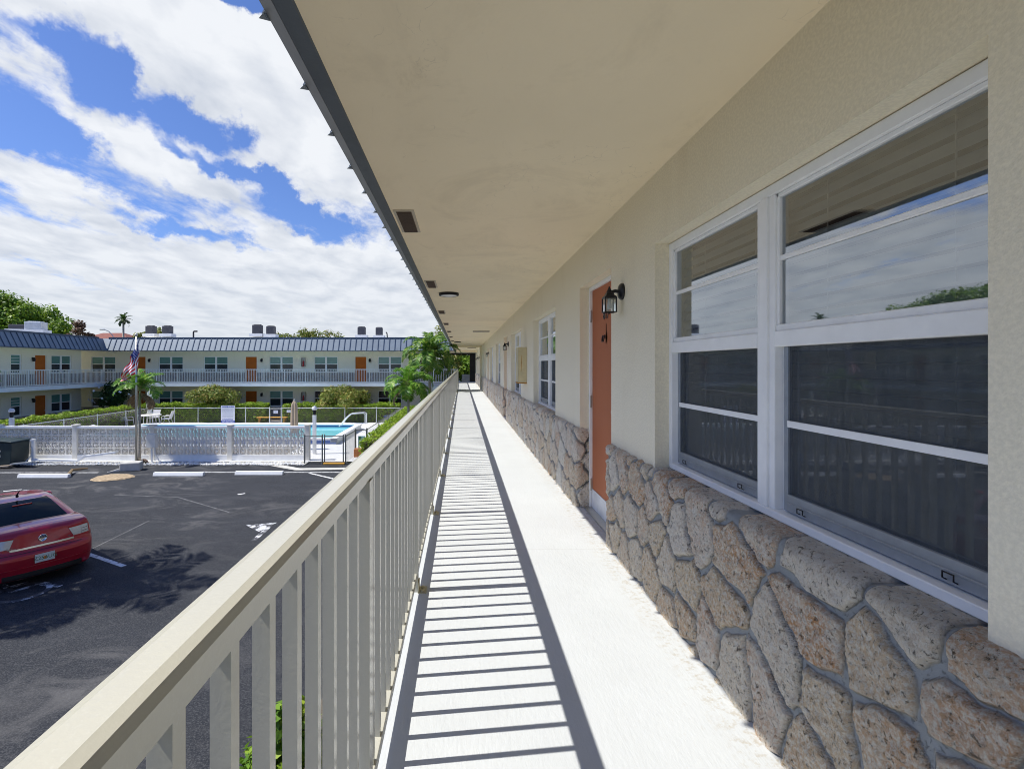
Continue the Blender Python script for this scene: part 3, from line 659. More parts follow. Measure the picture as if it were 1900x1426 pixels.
# ------------------------------------------------------------------ railings
pick_me = None
def railing(label, loc, rz, length, first_post, step, side, vis_from=0.0, plates=True):
    rm = M['rail'] if plates else M['rail_white']
    """local x runs along, top 1.07 m; side = -1/+1 is the local y side the foot plates sit on"""
    e = empty('railing', loc, rz); tag(e, label, 'railing', 'ivory picket railings')
    t = MB(); prof = [(-.032, 1.036), (-.032, 1.058), (-.026, 1.067), (-.015, 1.071), (.015, 1.071), (.026, 1.067), (.032, 1.058), (.032, 1.036)]
    n = len(prof); t.add([(0, a, b) for a, b in prof] + [(length, a, b) for a, b in prof], [(i, (i + 1) % n, n + (i + 1) % n, n + i) for i in range(n)] + [tuple(range(n)), tuple(range(2 * n - 1, n - 1, -1))])
    t.box(0, length, -.021, .021, 1.014, 1.036)
    t.build('top_rail', rm, e)
    b = MB(); b.box(0, length, -.019, .019, .070, .108); b.build('bottom_rail', rm, e, bevel=.002, seg=1)
    pm = MB(); pm.box(-.0115, .0115, -.0125, .0125, .108, 1.014); po = pm.build('picket', rm, e, bevel=.0015, seg=1); pme = po.data; bpy.data.objects.remove(po)
    sm = MB(); sm.box(-.025, .025, -.025, .025, 0.0, 1.012); so = sm.build('post', rm, e, bevel=.003, seg=1); sme = so.data; bpy.data.objects.remove(so)
    pl = MB(); pl.box(-.045, .045, side * .025 - (.05 if side < 0 else 0), side * .025 + (.05 if side > 0 else 0), 0.0, .007)
    pl.box(-.04, .04, side * .025 - (.006 if side < 0 else 0), side * .025 + (.006 if side > 0 else 0), .007, .06)
    for q in (-.024, .024): pl.lathe([(.011, .007), (.011, .014), (.006, .019), (.001, .02)], 10, Matrix.Translation((q, side * .052, 0)))
    plo = pl.build('foot_plate', M['steel'], e); plm = plo.data; plm.materials[0] = M['foot']; bpy.data.objects.remove(plo)
    posts = []; q = first_post
    while q < length: posts.append(q); q += step
    pick = []
    q0 = first_post - step
    xs = []
    k = 0
    gap = step / 13
    x = first_post - 13 * gap * math.ceil(first_post / step)
    i = 0
    while x < length - .01:
        if x > .01:
            if i % 13: xs.append(x)
        x += gap; i += 1
    for q in posts:
        o = link('post', sme, None, e, (q, 0, 0))
        if plates: link('foot_plate', plm, None, o, (0, 0, 0))
    vis = sorted(xs, key=lambda v: abs(v - vis_from) + (1e3 if v < vis_from else 0))
    for v in vis[:100]: link('picket', pme, None, e, (v, 0, 0))
    rest = MB()
    for v in vis[100:]: rest.box(v - .0115, v + .0115, -.0125, .0125, .108, 1.014)
    if rest.v: tag(rest.build('pickets', rm, e), kind='stuff')
    return e
M['foot'] = simple('brass_toned_plate', (.48, .44, .30), .5, .4, .15, 20)
railing('long ivory picket railing along the left side of the walkway', (-.285, -1.721, 0), R(90), 41.0, .02, 1.585, -1, 2.0)
railing('distant ivory railing across the front of the facing building', (-27.4, 39.4, 0), 0, 27.1, .62, 1.64, 1, 5.5, False)
railing('distant ivory railing of the left wing', (-27.4, 14, 0), R(90), 25.35, .3, 1.64, 1, 15.0, False)

# ------------------------------------------------------------------ wall lanterns
def lantern():
    e = empty('wall_lantern')
    T = Matrix.Rotation(R(-90), 4, 'Y')       # axis along -X
    b = MB(); b.lathe([(.058, 0), (.058, .012), (.048, .022), (.024, .028), (.018, .03)], 24, T); b.build('backplate', M['black_metal'], e, smooth=True)
    b = MB(); b.tube([(-.025, 0, 0), (-.05, 0, .004), (-.085, 0, -.004)], .012, 10); b.lathe([(.022, -.012), (.032, -.018), (.038, -.030), (.052, -.040), (.058, -.046), (.058, -.052)], 4, Matrix.Translation((-.092, 0, .006)) @ Matrix.Rotation(R(45), 4, 'Z')); b.lathe([(.004, .03), (.006, .02), (.012, .008), (.022, -.012)], 12, Matrix.Translation((-.092, 0, .006)))
    b.build('cap', M['black_metal'], e)
    g = MB(); s = .038; g.box(-.092 - s, -.092 + s, -s, s, -.140, -.046); gl = g.build('glass', M['lamp_glass'], e)
    c = MB()
    for i in (-1, 1):
        for j in (-1, 1): c.box(-.092 + i * s - .004, -.092 + i * s + .004, j * s - .004, j * s + .004, -.146, -.044)
    for z in (-.146, -.05):
        for i in (-1, 1): c.box(-.092 + i * s - .0035, -.092 + i * s + .0035, -s, s, z, z + .006); c.box(-.092 - s, -.092 + s, i * s - .0035, i * s + .0035, z, z + .006)
    c.box(-.135, -.049, -.003, .003, -.146, -.142); c.lathe([(.002, -.158), (.006, -.150), (.008, -.146)], 8, Matrix.Translation((-.092, 0, 0)))
    c.build('cage', M['black_metal'], e)
    f = MB(); f.lathe([(.010, -.05), (.012, -.075), (.018, -.10), (.016, -.118), (.001, -.124)], 12, Matrix.Translation((-.092, 0, 0))); f.build('bulb', M['white_paint'], e, smooth=True)
    return e
l0 = lantern()
for i, (Y, lb) in enumerate(((3.57, 'black lantern on the stucco beside the nearest orange door'), (12.28, 'second black wall lantern, by the middle door'), (21.05, 'third black wall lantern along the walkway wall'), (31.95, 'fourth black wall lantern, past the dropped beam'), (36.15, 'farthest tiny wall lantern at the walkway end'))):
    l = l0 if i == 0 else copy_tree(l0)
    l.location = (1.12 if Y < 29 else 1.10, Y, 1.855); tag(l, lb, 'wall lamp', 'black wall lanterns')
# cream service box beside the third window
e = empty('utility_cabinet', (1.12, 9.02, 1.35)); tag(e, 'cream metal cabinet with rusty lower edge on the walkway wall', 'cabinet')
b = MB(); b.box(-.145, 0, -.19, .19, -.30, .31); c_ = b.build('box', M['box_cream'], e, bevel=.004)
b = MB(); b.box(-.152, -.147, -.19, .19, -.29, .30); b.build('door', M['box_cream'], e, bevel=.002)
b = MB(); b.box(-.155, 0, -.196, .196, -.318, -.301); b.build('rusty_edge', M['rust'], e)
b = MB(); b.bar((-.085, -.1915, .17), (-.10, -.1915, -.12), .008, .003, (0, 1, 0)); b.build('rust_streak', M['rust'], e)
# end of the walkway: dark framed opening and low wall
e = empty('end_screen', (0, 43.2, 0)); tag(e, 'dark brown frame with low grey wall closing the far end of the walkway', 'partition')
M['dark_brown'] = simple('dark_brown_wood', (.035, .028, .022), .7, 0, .2, 6)
b = MB(); b.box(.66, 1.14, 0, .2, 0, 2.33); b.build('post', M['dark_brown'], e)
b = MB(); b.box(-3.2, -3.05, 0, .15, 0, 2.33); b.build('post', M['dark_brown'], e)
b = MB(); b.box(-3.2, 1.14, -.003, .22, 2.24, 2.38); b.build('lintel', M['dark_brown'], e)
b = MB(); b.box(-.0, .66, .02, .15, 0, .60); b.build('low_wall', M['concrete'], e)
b = MB(); b.box(-3.1, 1.12, -3.9, -.003, 2.38, 2.5); b.build('ceiling', M['soffit'], e)
# ------------------------------------------------------------------ the far building and the left wing
def far_stone():
    t = NT('distant_coral_stone').set(rough=.95)
    v = t.N.new('ShaderNodeTexVoronoi'); v.inputs['Scale'].default_value = 3.6; t.L.new(t.tc.outputs['Object'], v.inputs['Vector'])
    e = t.voro(3.6, 'DISTANCE_TO_EDGE')
    sp = t.N.new('ShaderNodeSeparateColor'); t.L.new(v.outputs['Color'], sp.inputs[0])
    c = t.ramp(sp.outputs[0], (.0, (.30, .25, .20)), (.5, (.42, .36, .30)), (1.0, (.50, .45, .38))); c = t.mix(t.ramp(t.noise(30, 5, .7), (.4, .6), (.6, 0.0)), c, (.20, .16, .13))
    t.colr(t.mix(t.ramp(e, (.03, 1.0), (.07, 0.0)), c, (.20, .21, .22))); t.bump(t.math('ADD', e, t.noise(20, 4)), .7, .04); return t.m
M['stone_far'] = far_stone()
M['stucco_far'] = plaster('distant_stucco', (.90, .85, .70), True, .25, 40)
M['slab_white'] = simple('blue_white_slab_paint', (.84, .87, .88), .7, 0, .06, 2)
def far_glass(name, c, refl):
    t = NT(name).set(rough=.08, spec=.8); t.colr(t.mix(t.noise(1.2, 4, .6), tuple(x * .7 for x in c), tuple(x * 1.25 for x in c))); t.b.inputs['IOR'].default_value = refl; return t.m
M['pane_teal'] = far_glass('teal_curtained_glass', (.12, .27, .25), 1.5)
M['pane_dark'] = far_glass('dark_screened_glass', (.022, .032, .038), 1.45)
M['pane_black'] = far_glass('black_louvred_glass', (.015, .012, .02), 1.4)
M['door_far'] = simple('rust_door_paint_far', (.46, .125, .022), .75, 0, .12, 2, spec=.15)
FW, FH = 1.93, 1.24
def far_window(kind='double', w=FW):
    e = MB(); fw = .05; c = w / 2; mu = .07 if kind == 'double' else 0
    e.box(0, fw, 0, .05, 0, FH); e.box(w - fw, w, 0, .05, 0, FH); e.box(fw, w - fw, 0, .05, FH - fw, FH); e.box(fw, w - fw, 0, .05, 0, fw)
    if mu: e.box(c - mu, c + mu, -.01, .05, fw, FH - fw)
    halves = ((fw, c - mu), (c + mu, w - fw)) if mu else ((fw, w - fw),)
    for a, b in halves: e.box(a, b, .005, .05, .60, .65)
    if kind == 'single':
        for z in (.82, .98): e.box(fw, w - fw, .02, .04, z, z + .02)
    f = e.build('window', M['white_frame'], None)
    p = MB(); q = MB()
    for a, b in halves:
        p.quad((a, .03, .65), (b, .03, .65), (b, .03, FH - fw), (a, .03, FH - fw)); q.quad((a, .04, fw), (b, .04, fw), (b, .04, .60), (a, .04, .60))
    p.build('pane', M['pane_teal'], f); q.build('insect_screen', M['pane_dark'], f)
    return f
fw_d = far_window(); fw_s = far_window('single', .84)
def far_door():
    d = MB(); d.box(.04, .91, .06, .10, 0, 2.04); f = d.build('door', M['door_far'], None)
    g = MB(); g.box(0, .04, .03, .10, 0, 2.08); g.box(.91, .95, .03, .10, 0, 2.08); g.box(.04, .91, .03, .10, 2.04, 2.08); g.build('door_frame', M['stucco_far'], f)
    h = MB(); h.lathe([(.03, 0), (.03, .02), (.02, .05), (.001, .06)], 10, Matrix.Translation((.84, .06, 1.0)) @ Matrix.Rotation(R(90), 4, 'X')); h.build('handle', M['steel'], f)
    return f
fd0 = far_door()
protos = [fw_d, fw_s, fd0]
def facade(B, u0, u1, wins, singles, doors, z, lower):
    ops = [(a, b, z + .83, z + 2.07) for a, b in wins + singles] + [(a, a + .95, z, z + 2.08) for a in doors]
    mb = MB(); wall_mb(mb, u0, u1, z, z + 2.49, ops, .12); mb.build('wall', M['stucco_far'], B)
    sb = MB(); cuts = sorted(doors); a = u0
    for c in cuts + [None]:
        b = c - .02 if c is not None else u1
        sb.box(a, b, -.05, 0.0, z, z + .77)
        if c is not None: a = c + .97
    sb.build('stone_base', M['stone_far'], B)
    for a, b in wins + singles:
        w = copy_tree(fw_d if (a, b) in wins else fw_s, B); w.location = (a, .06, z + .83); w.scale = ((b - a) / (FW if (a, b) in wins else .84), 1, 1)
        if lower and (a, b) in wins[-2:]:
            for ch in kids(w):
                ch.data = ch.data.copy(); ch.data.materials[0] = M['pane_black']
    for a in doors:
        d = copy_tree(fd0, B); d.location = (a, 0, z)
FX = lambda px: (px - VX) * 41.2 / F
def mansard(B, u0, u1, setb=.45, z0=2.50, z1=3.42, y0=-2.1, corner_l=None, step=.43):
    m = MB(); 
    ex(m, [(y0, z0), (y0 + setb, z1), (y0 + setb + .08, z1), (y0 + .08, z0)], u0, u1); m.build('mansard', M['roof_panel'], B)
    s = MB(); u = u0 + .2
    while u < u1:
        s.bar((u, y0 - .012, z0 - .01), (u, y0 + setb - .012, z1), .045, .05, (1, 0, 0)); u += step
    s.build('seams', M['seam'], B)
    c = MB(); c.box(u0, u1, y0 + setb - .03, y0 + setb + .2, z1 - .02, z1 + .10); c.box(u0, u1, y0 - .01, y0 + .06, z0 - .05, z0); c.build('flashing', M['seam'], B)
    f = MB(); f.box(u0, u1, y0 + .06, 0.0, z0 - .04, z0 + .02); f.build('soffit', M['stucco_far'], B)
    r = MB(); ur = min(u1, -2.9) if u0 < 0 else u1; r.quad((u0, y0 + setb + .15, z1 - .04), (ur, y0 + setb + .15, z1 - .04), (ur, 5.5, z1 + .42), (u0, 5.5, z1 + .42)); r.quad((u0, 5.5, z1 + .42), (ur, 5.5, z1 + .42), (ur, 12, z1), (u0, 12, z1)); r.build('roof', M['concrete'], B)
    tri = MB()
    if corner_l == 'L': tri.add([(u0, y0, z0), (u0, y0 + setb, z1), (u0 - setb, y0 + setb, z1)], [(0, 1, 2)])
    if corner_l == 'R': tri.add([(u1, y0, z0), (u1, y0 + setb, z1), (u1 + setb, y0 + setb, z1)], [(0, 1, 2)])
    if tri.v: tri.build('valley_panel', M['roof_panel'], B)

FB = empty('apartment_building', (0, 41.2, 0)); tag(FB, 'two-storey cream apartment building across the far side of the courtyard', 'building')
wins = [(FX(a), FX(b)) for a, b in ((169, 214), (294, 339.3), (378, 422.6), (499.6, 544), (583, 626.5), (701.3, 745))]
doors = [FX(248.5), FX(455), FX(658.3)]
facade(FB, -33.5, -3.0, wins, [], doors, 0.0, False)
facade(FB, -33.5, -3.0, wins, [], doors, -2.75, True)
m_ = MB(); m_.box(-33.5, -3.2, -1.95, -.003, -.26, 0); m_.build('gallery_slab', M['slab_white'], FB)
m_ = MB(); m_.box(-33.5, -3.0, .2, 11.9, GZ, 3.2); m_.box(-3.0, -2.9, .0, .2, GZ, 2.49); m_.build('body', M['stucco_far'], FB)
mansard(FB, -27.27, -.6, y0=-2.1, corner_l='L')
m_ = MB(); m_.box(-33.5, -27.2, -2.0, .1, 2.46, 2.56); m_.box(-33.5, -27.9, -1.6, .1, 2.57, 3.36); m_.build('corner_roof', M['stucco_far'], FB)
# valley side of the left wing
LW = empty('apartment_building', (-28.8, 0, 0), R(90)); tag(LW, 'left wing of the apartment court seen at an angle, with blue-grey mansard roof', 'building')
LY = lambda px: F * 28.8 / (VX - px)
lw = [(LY(95.6), LY(132.5)), (LY(-90), LY(-28)), (22.5, 24.3), (17.2, 19.0)]; ls_ = [(LY(20.4), LY(40))]; ld = [LY(66) - .04, 27.6, 20.6]
facade(LW, 14, 38.75, lw, ls_, ld, 0.0, False); facade(LW, 14, 38.75, lw, ls_, ld, -2.75, False)
m_ = MB(); m_.box(14, 39.25, -1.5, -.003, -.26, 0); m_.build('gallery_slab', M['slab_white'], LW)
m_ = MB(); m_.box(14, 38.75, .2, 9.0, GZ, 3.2); m_.build('body', M['stucco_far'], LW)
mansard(LW, 14, 39.1, y0=-1.53, corner_l='R')
bpy.data.objects.remove
for p in protos:
    for c in kids(p): bpy.data.objects.remove(c)
    bpy.data.objects.remove(p)

# wall lamps, extinguisher boxes and the clock on the far walls
def small_lamp(label, loc, rz):
    e = empty('wall_lantern', loc, rz); tag(e, label, 'wall lamp', 'small far wall lamps')
    b = MB(); b.box(-.06, .06, -.03, 0, -.02, .12); b.build('backplate', M['black_metal'], e)
    b = MB(); b.lathe([(.05, -.16), (.085, -.14), (.095, .02), (.06, .08), (.01, .12)], 8, Matrix.Translation((0, -.11, 0))); b.build('lantern_body', M['black_metal'], e)
    return e
for px, lb in ((278, 'far wall lamp just right of the flag'), (486, 'far wall lamp beside the middle orange door'), (686.5, 'far wall lamp beside the right-hand orange door')):
    small_lamp('upper ' + lb, (FX(px), 41.2, 1.78), 0)
    small_lamp('ground-floor ' + lb.replace('orange', 'rust'), (FX(px), 41.2, -.97), 0)
small_lamp('upper wall lamp on the left wing beside its door', (-28.8, LY(60), 1.78), R(90)); small_lamp('ground-floor lamp on the left wing beside its door', (-28.8, LY(60), -.97), R(90))
M['ext_red'] = simple('red_extinguisher', (.45, .02, .02), .35, 0, .1, 5)
for z, lb in ((0, 'upper wall-mounted extinguisher box between far windows'), (-2.75, 'ground-floor extinguisher box behind the tan umbrella')):
    e = empty('extinguisher_cabinet', (FX(563.5), 41.2, z + 1.25)); tag(e, lb, 'cabinet', 'extinguisher boxes')
    b = MB(); 
    for a in (-.16, .14): b.box(a, a + .02, -.2, 0, 0, .72)
    b.box(-.14, .14, -.2, 0, 0, .02); b.box(-.14, .14, -.2, 0, .70, .72); b.box(-.14, .14, -.02, 0, .02, .70); b.build('box', M['concrete'], e)
    b = MB(); b.lathe([(.06, .03), (.065, .05), (.065, .38), (.04, .43), (.015, .45), (.015, .50)], 12, Matrix.Translation((0, -.1, 0))); b.build('extinguisher', M['ext_red'], e, smooth=True)
e = empty('porthole_clock', W(774, 665.5, 41.05)); tag(e, 'round white wall clock with black rim half framed by the palms', 'clock')
b = MB(); T = Matrix.Rotation(R(90), 4, 'X'); b.lathe([(.27, -.05), (.30, -.05), (.31, .0), (.30, .05), (.26, .05), (.25, .02)], 28, T); b.build('rim', M['black_metal'], e, smooth=True)
b = MB(); b.lathe([(.25, -.02), (.25, .015), (.001, .016)], 28, T); b.build('face', M['white_paint'], e)
b = MB(); b.bar((0, -.022, 0), (.10, -.022, .09), .02, .006, (0, 1, 0)); b.bar((0, -.022, 0), (-.16, -.022, .05), .014, .006, (0, 1, 0)); b.build('hand', M['black_metal'], e)

# rooftop condensers, vents
M['ac_dark'] = simple('dark_grey_condenser', (.09, .09, .105), .6, .3, .1, 5); M['ac_light'] = simple('light_grey_condenser', (.55, .58, .62), .5, .4, .1, 5)
def ac(label, c, w, h, mat, rz=0, louv=True):
    e = empty('condenser', c, rz); tag(e, label, 'air conditioner', 'rooftop air conditioners')
    b = MB(); s = w / 2; b.box(-s, s, -s, s, 0, h * .94); b.build('casing', mat, e, bevel=.03)
    b = MB()
    for i in range(9):
        z = h * (.08 + .085 * i); b.box(-s * .88, s * .88, -s - .012, -s, z, z + .025); b.box(-s - .012, -s, -s * .88, s * .88, z, z + .025)
    b.build('louvre', mat, e)
    b = MB(); b.lathe([(s * .95, h * .94), (s * .95, h), (s * .88, h), (s * .86, h * .97), (.001, h * .97)], 20); b.build('fan_guard', M['black_metal'] if mat is M['ac_dark'] else M['ac_light'], e)
    b = MB(); b.box(-s - .2, s + .2, -s - .1, s + .1, -.28, -.003); b.build('stand', M['white_paint'], e)
    return e
for (x0, x1, y0, y1, lb, mt) in ((270, 291, 604, 619, 'dark squat rooftop condenser left of its twin, behind the flag', 'ac_dark'), (301, 321.5, 604, 619, 'dark squat rooftop condenser, right of its twin', 'ac_dark'), (468, 488, 602, 619, 'tall dark condenser above the middle door', 'ac_dark'), (494, 512, 604.5, 620, 'slightly smaller condenser right of the tall dark one', 'ac_dark'), (663.5, 679, 606, 621.5, 'grey louvred condenser on the right part of the roof', 'ac_dark'), (697, 710.5, 607, 622, 'rightmost grey condenser beside a vent pipe', 'ac_dark')):
    Y = 46.3; c = W((x0 + x1) / 2, y1, Y); ac(lb, c, (x1 - x0) * Y / F / (1 + abs((x0 + x1) / 2 - VX) / F * .85), (y1 - y0) * Y / F, M[mt])
Y = 37.0; ac('silver condenser on the left wing roof', W(67, 612, Y), 1.0, 15.5 * Y / F, M['ac_light'], R(15)); Y = 39; ac('low dark condenser at the edge of the left wing roof', W(37, 611, Y), 1.0, 9 * Y / F, M['ac_dark'], R(15))
def pipe(label, pts, r=.04):
    b = MB(); b.tube(pts, r, 8); return tag(b.build('vent_pipe', M['black_metal']), label, 'pipe', 'roof pipes')
Y = 44.5; pipe('black gooseneck vent pipe on the far roof', [W(359, 630, Y), W(359, 616, Y), W(360, 614.5, Y), W(366, 614.5, Y)], .07)
pipe('thin vent pipe beside the rightmost condenser', [W(719, 630, Y), W(718, 618, Y), W(716, 616, Y)], .05)
# roofs, lamp standard further off
e = empty('house', W(185, 650, 75)); tag(e, 'distant house with a red-brown roof behind the left wing', 'building')
M['redroof'] = simple('red_brown_roof', (.22, .08, .06), .9, 0, .2, 3)
b = MB(); b.box(-4.0, 4.0, 0, 8, -5, 1.2); b.build('wall', M['stucco_far'], e)
b = MB(); b.add([(-4.6, -.6, 1.2), (4.6, -.6, 1.2), (4.6, 8.6, 1.2), (-4.6, 8.6, 1.2), (-1.6, 3, 2.75), (1.6, 3, 2.75)], [(0, 1, 5, 4), (1, 2, 5), (2, 3, 4, 5), (3, 0, 4), (0, 3, 2, 1)]); b.build('roof', M['redroof'], e)
e = empty('street_lamp', W(211, 700, 60)); tag(e, 'distant street lamp with curved arm above the red-brown roof', 'street lamp')
b = MB(); b.tube([(0, 0, -4), (0, 0, 4.5), (-.1, 0, 4.9), (-.6, 0, 5.4), (-1.1, 0, 5.6)], .05, 8); b.build('pole', M['steel'], e)
b = MB(); b.box(-1.6, -1.1, -.12, .12, 5.55, 5.68); b.build('lamp_head', M['ac_light'], e, bevel=.03)
e = empty('house', (7, 62, GZ)); tag(e, 'bright white house glimpsed through foliage beyond the walkway end', 'building')
b = MB(); b.box(-16, 2, 0, 8, 0, 4.9); b.build('wall', M['white_paint'], e)
b = MB(); b.add([(-16.5, -.5, 4.9), (2.5, -.5, 4.9), (2.5, 8.5, 4.9), (-16.5, 8.5, 4.9), (-12, 4, 6.0), (-2, 4, 6.0)], [(0, 1, 5, 4), (1, 2, 5), (2, 3, 4, 5), (3, 0, 4), (0, 3, 2, 1)]); b.build('roof', M['white_paint'], e)

# ------------------------------------------------------------------ pool
PX0, PX1, PY0, PY1 = -20.9, -6.55, 26.8, 33.7
m_ = MB(); t_ = .35; PZ = -2.46
for (a, b, c, d) in ((PX0, PX1, PY0, PY0 + t_), (PX0, PX1, PY1 - t_, PY1), (PX0, PX0 + t_, PY0 + t_, PY1 - t_), (PX1 - t_, PX1, PY0 + t_, PY1 - t_)):
    m_.box(a, b, c, d, PZ - .10, PZ)
e = empty('swimming_pool', ((PX0 + PX1) / 2, (PY0 + PY1) / 2, GZ + .06)); tag(e, 'raised rectangular swimming pool with white coping and blue tile band', 'pool')
def wp(o):
    o.parent = e; o.location = -e.location; return o
wp(m_.build('coping', M['coping'], bevel=.02))
m_ = MB()
for (a, b, c, d) in ((PX0 + .05, PX1 - .05, PY0 + .05, PY0 + t_ - .08), (PX0 + .05, PX1 - .05, PY1 - t_ + .08, PY1 - .05), (PX0 + .05, PX0 + t_ - .08, PY0 + t_ - .08, PY1 - t_ + .08), (PX1 - t_ + .08, PX1 - .05, PY0 + t_ - .08, PY1 - t_ + .08)):
    m_.box(a, b, c, d, GZ, PZ - .10)
wp(m_.build('pool_wall', M['white_paint']))
m_ = MB(); m_.box(PX0 + .04, PX1 - .04, PY0 + .035, PY0 + .05, PZ - .28, PZ - .10); m_.box(PX0 + .3, PX1 - .3, PY1 - t_ + .06, PY1 - t_ + .08, PZ - .3, PZ - .10); wp(m_.build('tile_band', M['tile_blue']))
m_ = MB(); m_.quad((PX0 + .2, PY0 + .2, PZ - .2), (PX1 - .2, PY0 + .2, PZ - .2), (PX1 - .2, PY1 - .2, PZ - .2), (PX0 + .2, PY1 - .2, PZ - .2)); tag(m_.build('water', M['water']), kind='structure')
b = MB()
for dy in (0, .5):
    a0 = W(630, 791, 34.0); 
    pts = [W(629, 791, 31.2), W(641, 776, 31.5), W(650, 768, 31.8), W(658, 767, 32.1), W(674, 766, 32.8), W(677.5, 768, 32.9), W(677.5, 787, 33.0)]
    b.tube([p + Vector((0, dy, 0)) for p in pts], .03, 8)
tag(b.build('pool_handrail', M['white_paint']), 'bent white handrail at the right end of the pool', 'handrail')

# ------------------------------------------------------------------ screen block wall
BW = empty('block_wall', (-20.35, 22.4, GZ)); tag(BW, 'low white wall of pierced star-pattern blocks in front of the pool', 'wall')
bz0 = .30; bwid = .3175; bh = .2875; pw = .20; bay = bwid * 10 + pw
def blockpanel(nc, nr=4):
    m = MB(); th = .10
    for i in range(nc):
        for j in range(nr):
            x0 = i * bwid; z0 = j * bh; f = .024
            m.box(x0, x0 + f, 0, th, z0, z0 + bh); m.box(x0 + bwid - f, x0 + bwid, 0, th, z0, z0 + bh); m.box(x0 + f, x0 + bwid - f, 0, th, z0, z0 + f); m.box(x0 + f, x0 + bwid - f, 0, th, z0 + bh - f, z0 + bh)
            cx = x0 + bwid / 2; cz = z0 + bh / 2; a = bwid / 2 - f; c = bh / 2 - f
            for ang in range(4):
                dx, dz = ((a, 0), (0, c), (a, c), (a, -c))[ang]; tw = (.022, .022, .026, .026)[ang]; y0 = .006 + .0015 * ang
                d = Vector((dx, 0, dz)); n = Vector((-d.z, 0, d.x)).normalized() * tw / 2
                p = Vector((cx, 0, cz)); A, B_, C_, D_ = p - d - n, p + d - n, p + d + n, p - d + n
                vs = [q + Vector((0, y0, 0)) for q in (A, B_, C_, D_)] + [q + Vector((0, th - y0, 0)) for q in (A, B_, C_, D_)]
                m.add(vs, [(0, 1, 2, 3), (7, 6, 5, 4), (0, 4, 5, 1), (2, 6, 7, 3)])
    return m
x = .1; pm = None
for i in range(4):
    if i == 0: pm = blockpanel(10).build('block_panel', M['block_white'], BW, loc=(x + .1, -.05, bz0)); me_p = pm.data
    else: link('block_panel', me_p, None, BW, (x + .1 + bay * i, -.05, bz0))
for i in range(5):
    b = MB(); b.box(-.1, .1, -.11, .11, 0, bz0 + 4 * bh + .13); b.box(-.125, .125, -.135, .135, bz0 + 4 * bh + .13, bz0 + 4 * bh + .17); b.build('pillar', M['block_white'], BW, loc=(x + bay * i, 0, 0), bevel=.006)
b = MB(); b.box(x, x + bay * 4, -.085, .085, 0, bz0 - .003); b.build('footing', M['base_white'], BW)
b = MB(); 
for i in range(4): b.box(x + .1 + bay * i, x + bay * (i + 1) - .1, -.10, .10, bz0 + 4 * bh + .002, bz0 + 4 * bh + .09)
b.build('cap', M['coping'], BW, bevel=.008)

# ------------------------------------------------------------------ chain link fences
M['galv'] = simple('galvanised_pipe', (.60, .62, .62), .45, .4, .1, 10); M['galv_dark'] = simple('weathered_pipe', (.17, .18, .18), .6, .4, .2, 10); M['wire'] = simple('grey_wire', (.30, .31, .31), .5, .4, .1, 5)
def chain(p0, p1, h, label, npost, pitch=.11, wr=.002, mat='galv', name='chain_link_fence', gate=False, postr=.028, parent=None):
    p0 = Vector(p0); p1 = Vector(p1); L_ = (p1 - p0).length; e = parent or empty(name, p0, math.atan2(p1.y - p0.y, p1.x - p0.x))
    if label: tag(e, label, 'gate' if gate else 'fence')
    for i in range(npost):
        b = MB(); b.lathe([(postr, 0), (postr, h + .03), (postr * .6, h + .07), (.002, h + .09)], 8); b.build('post', M[mat], e, loc=(L_ * i / (npost - 1), 0, 0))
    b = MB(); b.tube([(0, 0, h), (L_, 0, h)], .021, 8); b.build('top_rail', M[mat], e)
    if gate: b = MB(); b.tube([(0, 0, .1), (L_, 0, .1)], .021, 8); b.build('bottom_rail', M[mat], e)
    b = MB(); z0 = .06; H = h - z0; k = -H
    while k < L_:
        for s in (1, -1):
            a, c = (k, k + H); za, zc = (z0, h) if s == 1 else (h, z0)
            if a < 0: za += (zc - za) * (0 - a) / (c - a); a = 0
            if c > L_: zc = zc - (zc - za) * (c - L_) / (c - a); c = L_
            if c > a: b.bar((a, s * wr, za), (c, s * wr, zc), wr * 2)
        k += pitch
    b.build('wire_mesh', M['wire'], e); return e
zt = GZ + .06
chain((-22.5, 37.0, zt), (W(500, 0, 37).x, 37.0, zt), 1.07, 'chain link fence behind the pool, left of the small gate', 6, .16)
chain((W(523, 0, 37).x, 37.0, zt), (-3.9, 37.0, zt), 1.07, 'chain link fence behind the pool, right of the small gate', 5, .16)
chain((W(501, 0, 37).x, 36.97, zt), (W(522, 0, 37).x, 36.97, zt), 1.03, 'small chain link gate behind the pool', 2, .16, gate=True, name='chain_link_gate')
chain((-22.5, 23.6, zt), (-22.5, 36.95, zt), 1.07, 'chain link fence along the left side of the pool deck', 6, .16)
Yg = 21.75
gx = lambda px, Y=Yg: (px - VX) * Y / F
chain((gx(565), Yg, GZ), (gx(598), Yg, GZ), 1.2, 'short dark chain link fence against the end of the block wall', 2, .085, .0035, 'galv_dark', postr=.035)
chain((gx(602), Yg, GZ), (gx(637), Yg, GZ), 1.2, 'dark chain link entrance gate over a yellow threshold', 2, .085, .0035, 'galv_dark', gate=True, name='chain_link_gate')
chain((gx(641), Yg, GZ), (W(659, 0, 23.6).x, 23.6, GZ), 1.2, 'chain link fence panel turning back right of the entrance gate', 2, .085, .0035, 'galv_dark', postr=.035)
chain((W(660, 0, 23.7).x, 23.7, GZ), (W(680, 0, 23.9).x, 23.9, GZ), 1.2, 'chain link fence end by the teal sign', 2, .085, .0035, 'galv_dark', postr=.03)
chain((W(681, 0, 24).x, 24.0, GZ), (-4.35, 37.0, GZ), 1.2, 'chain link fence running back beside the long hedge', 5, .16, .003, 'galv_dark')
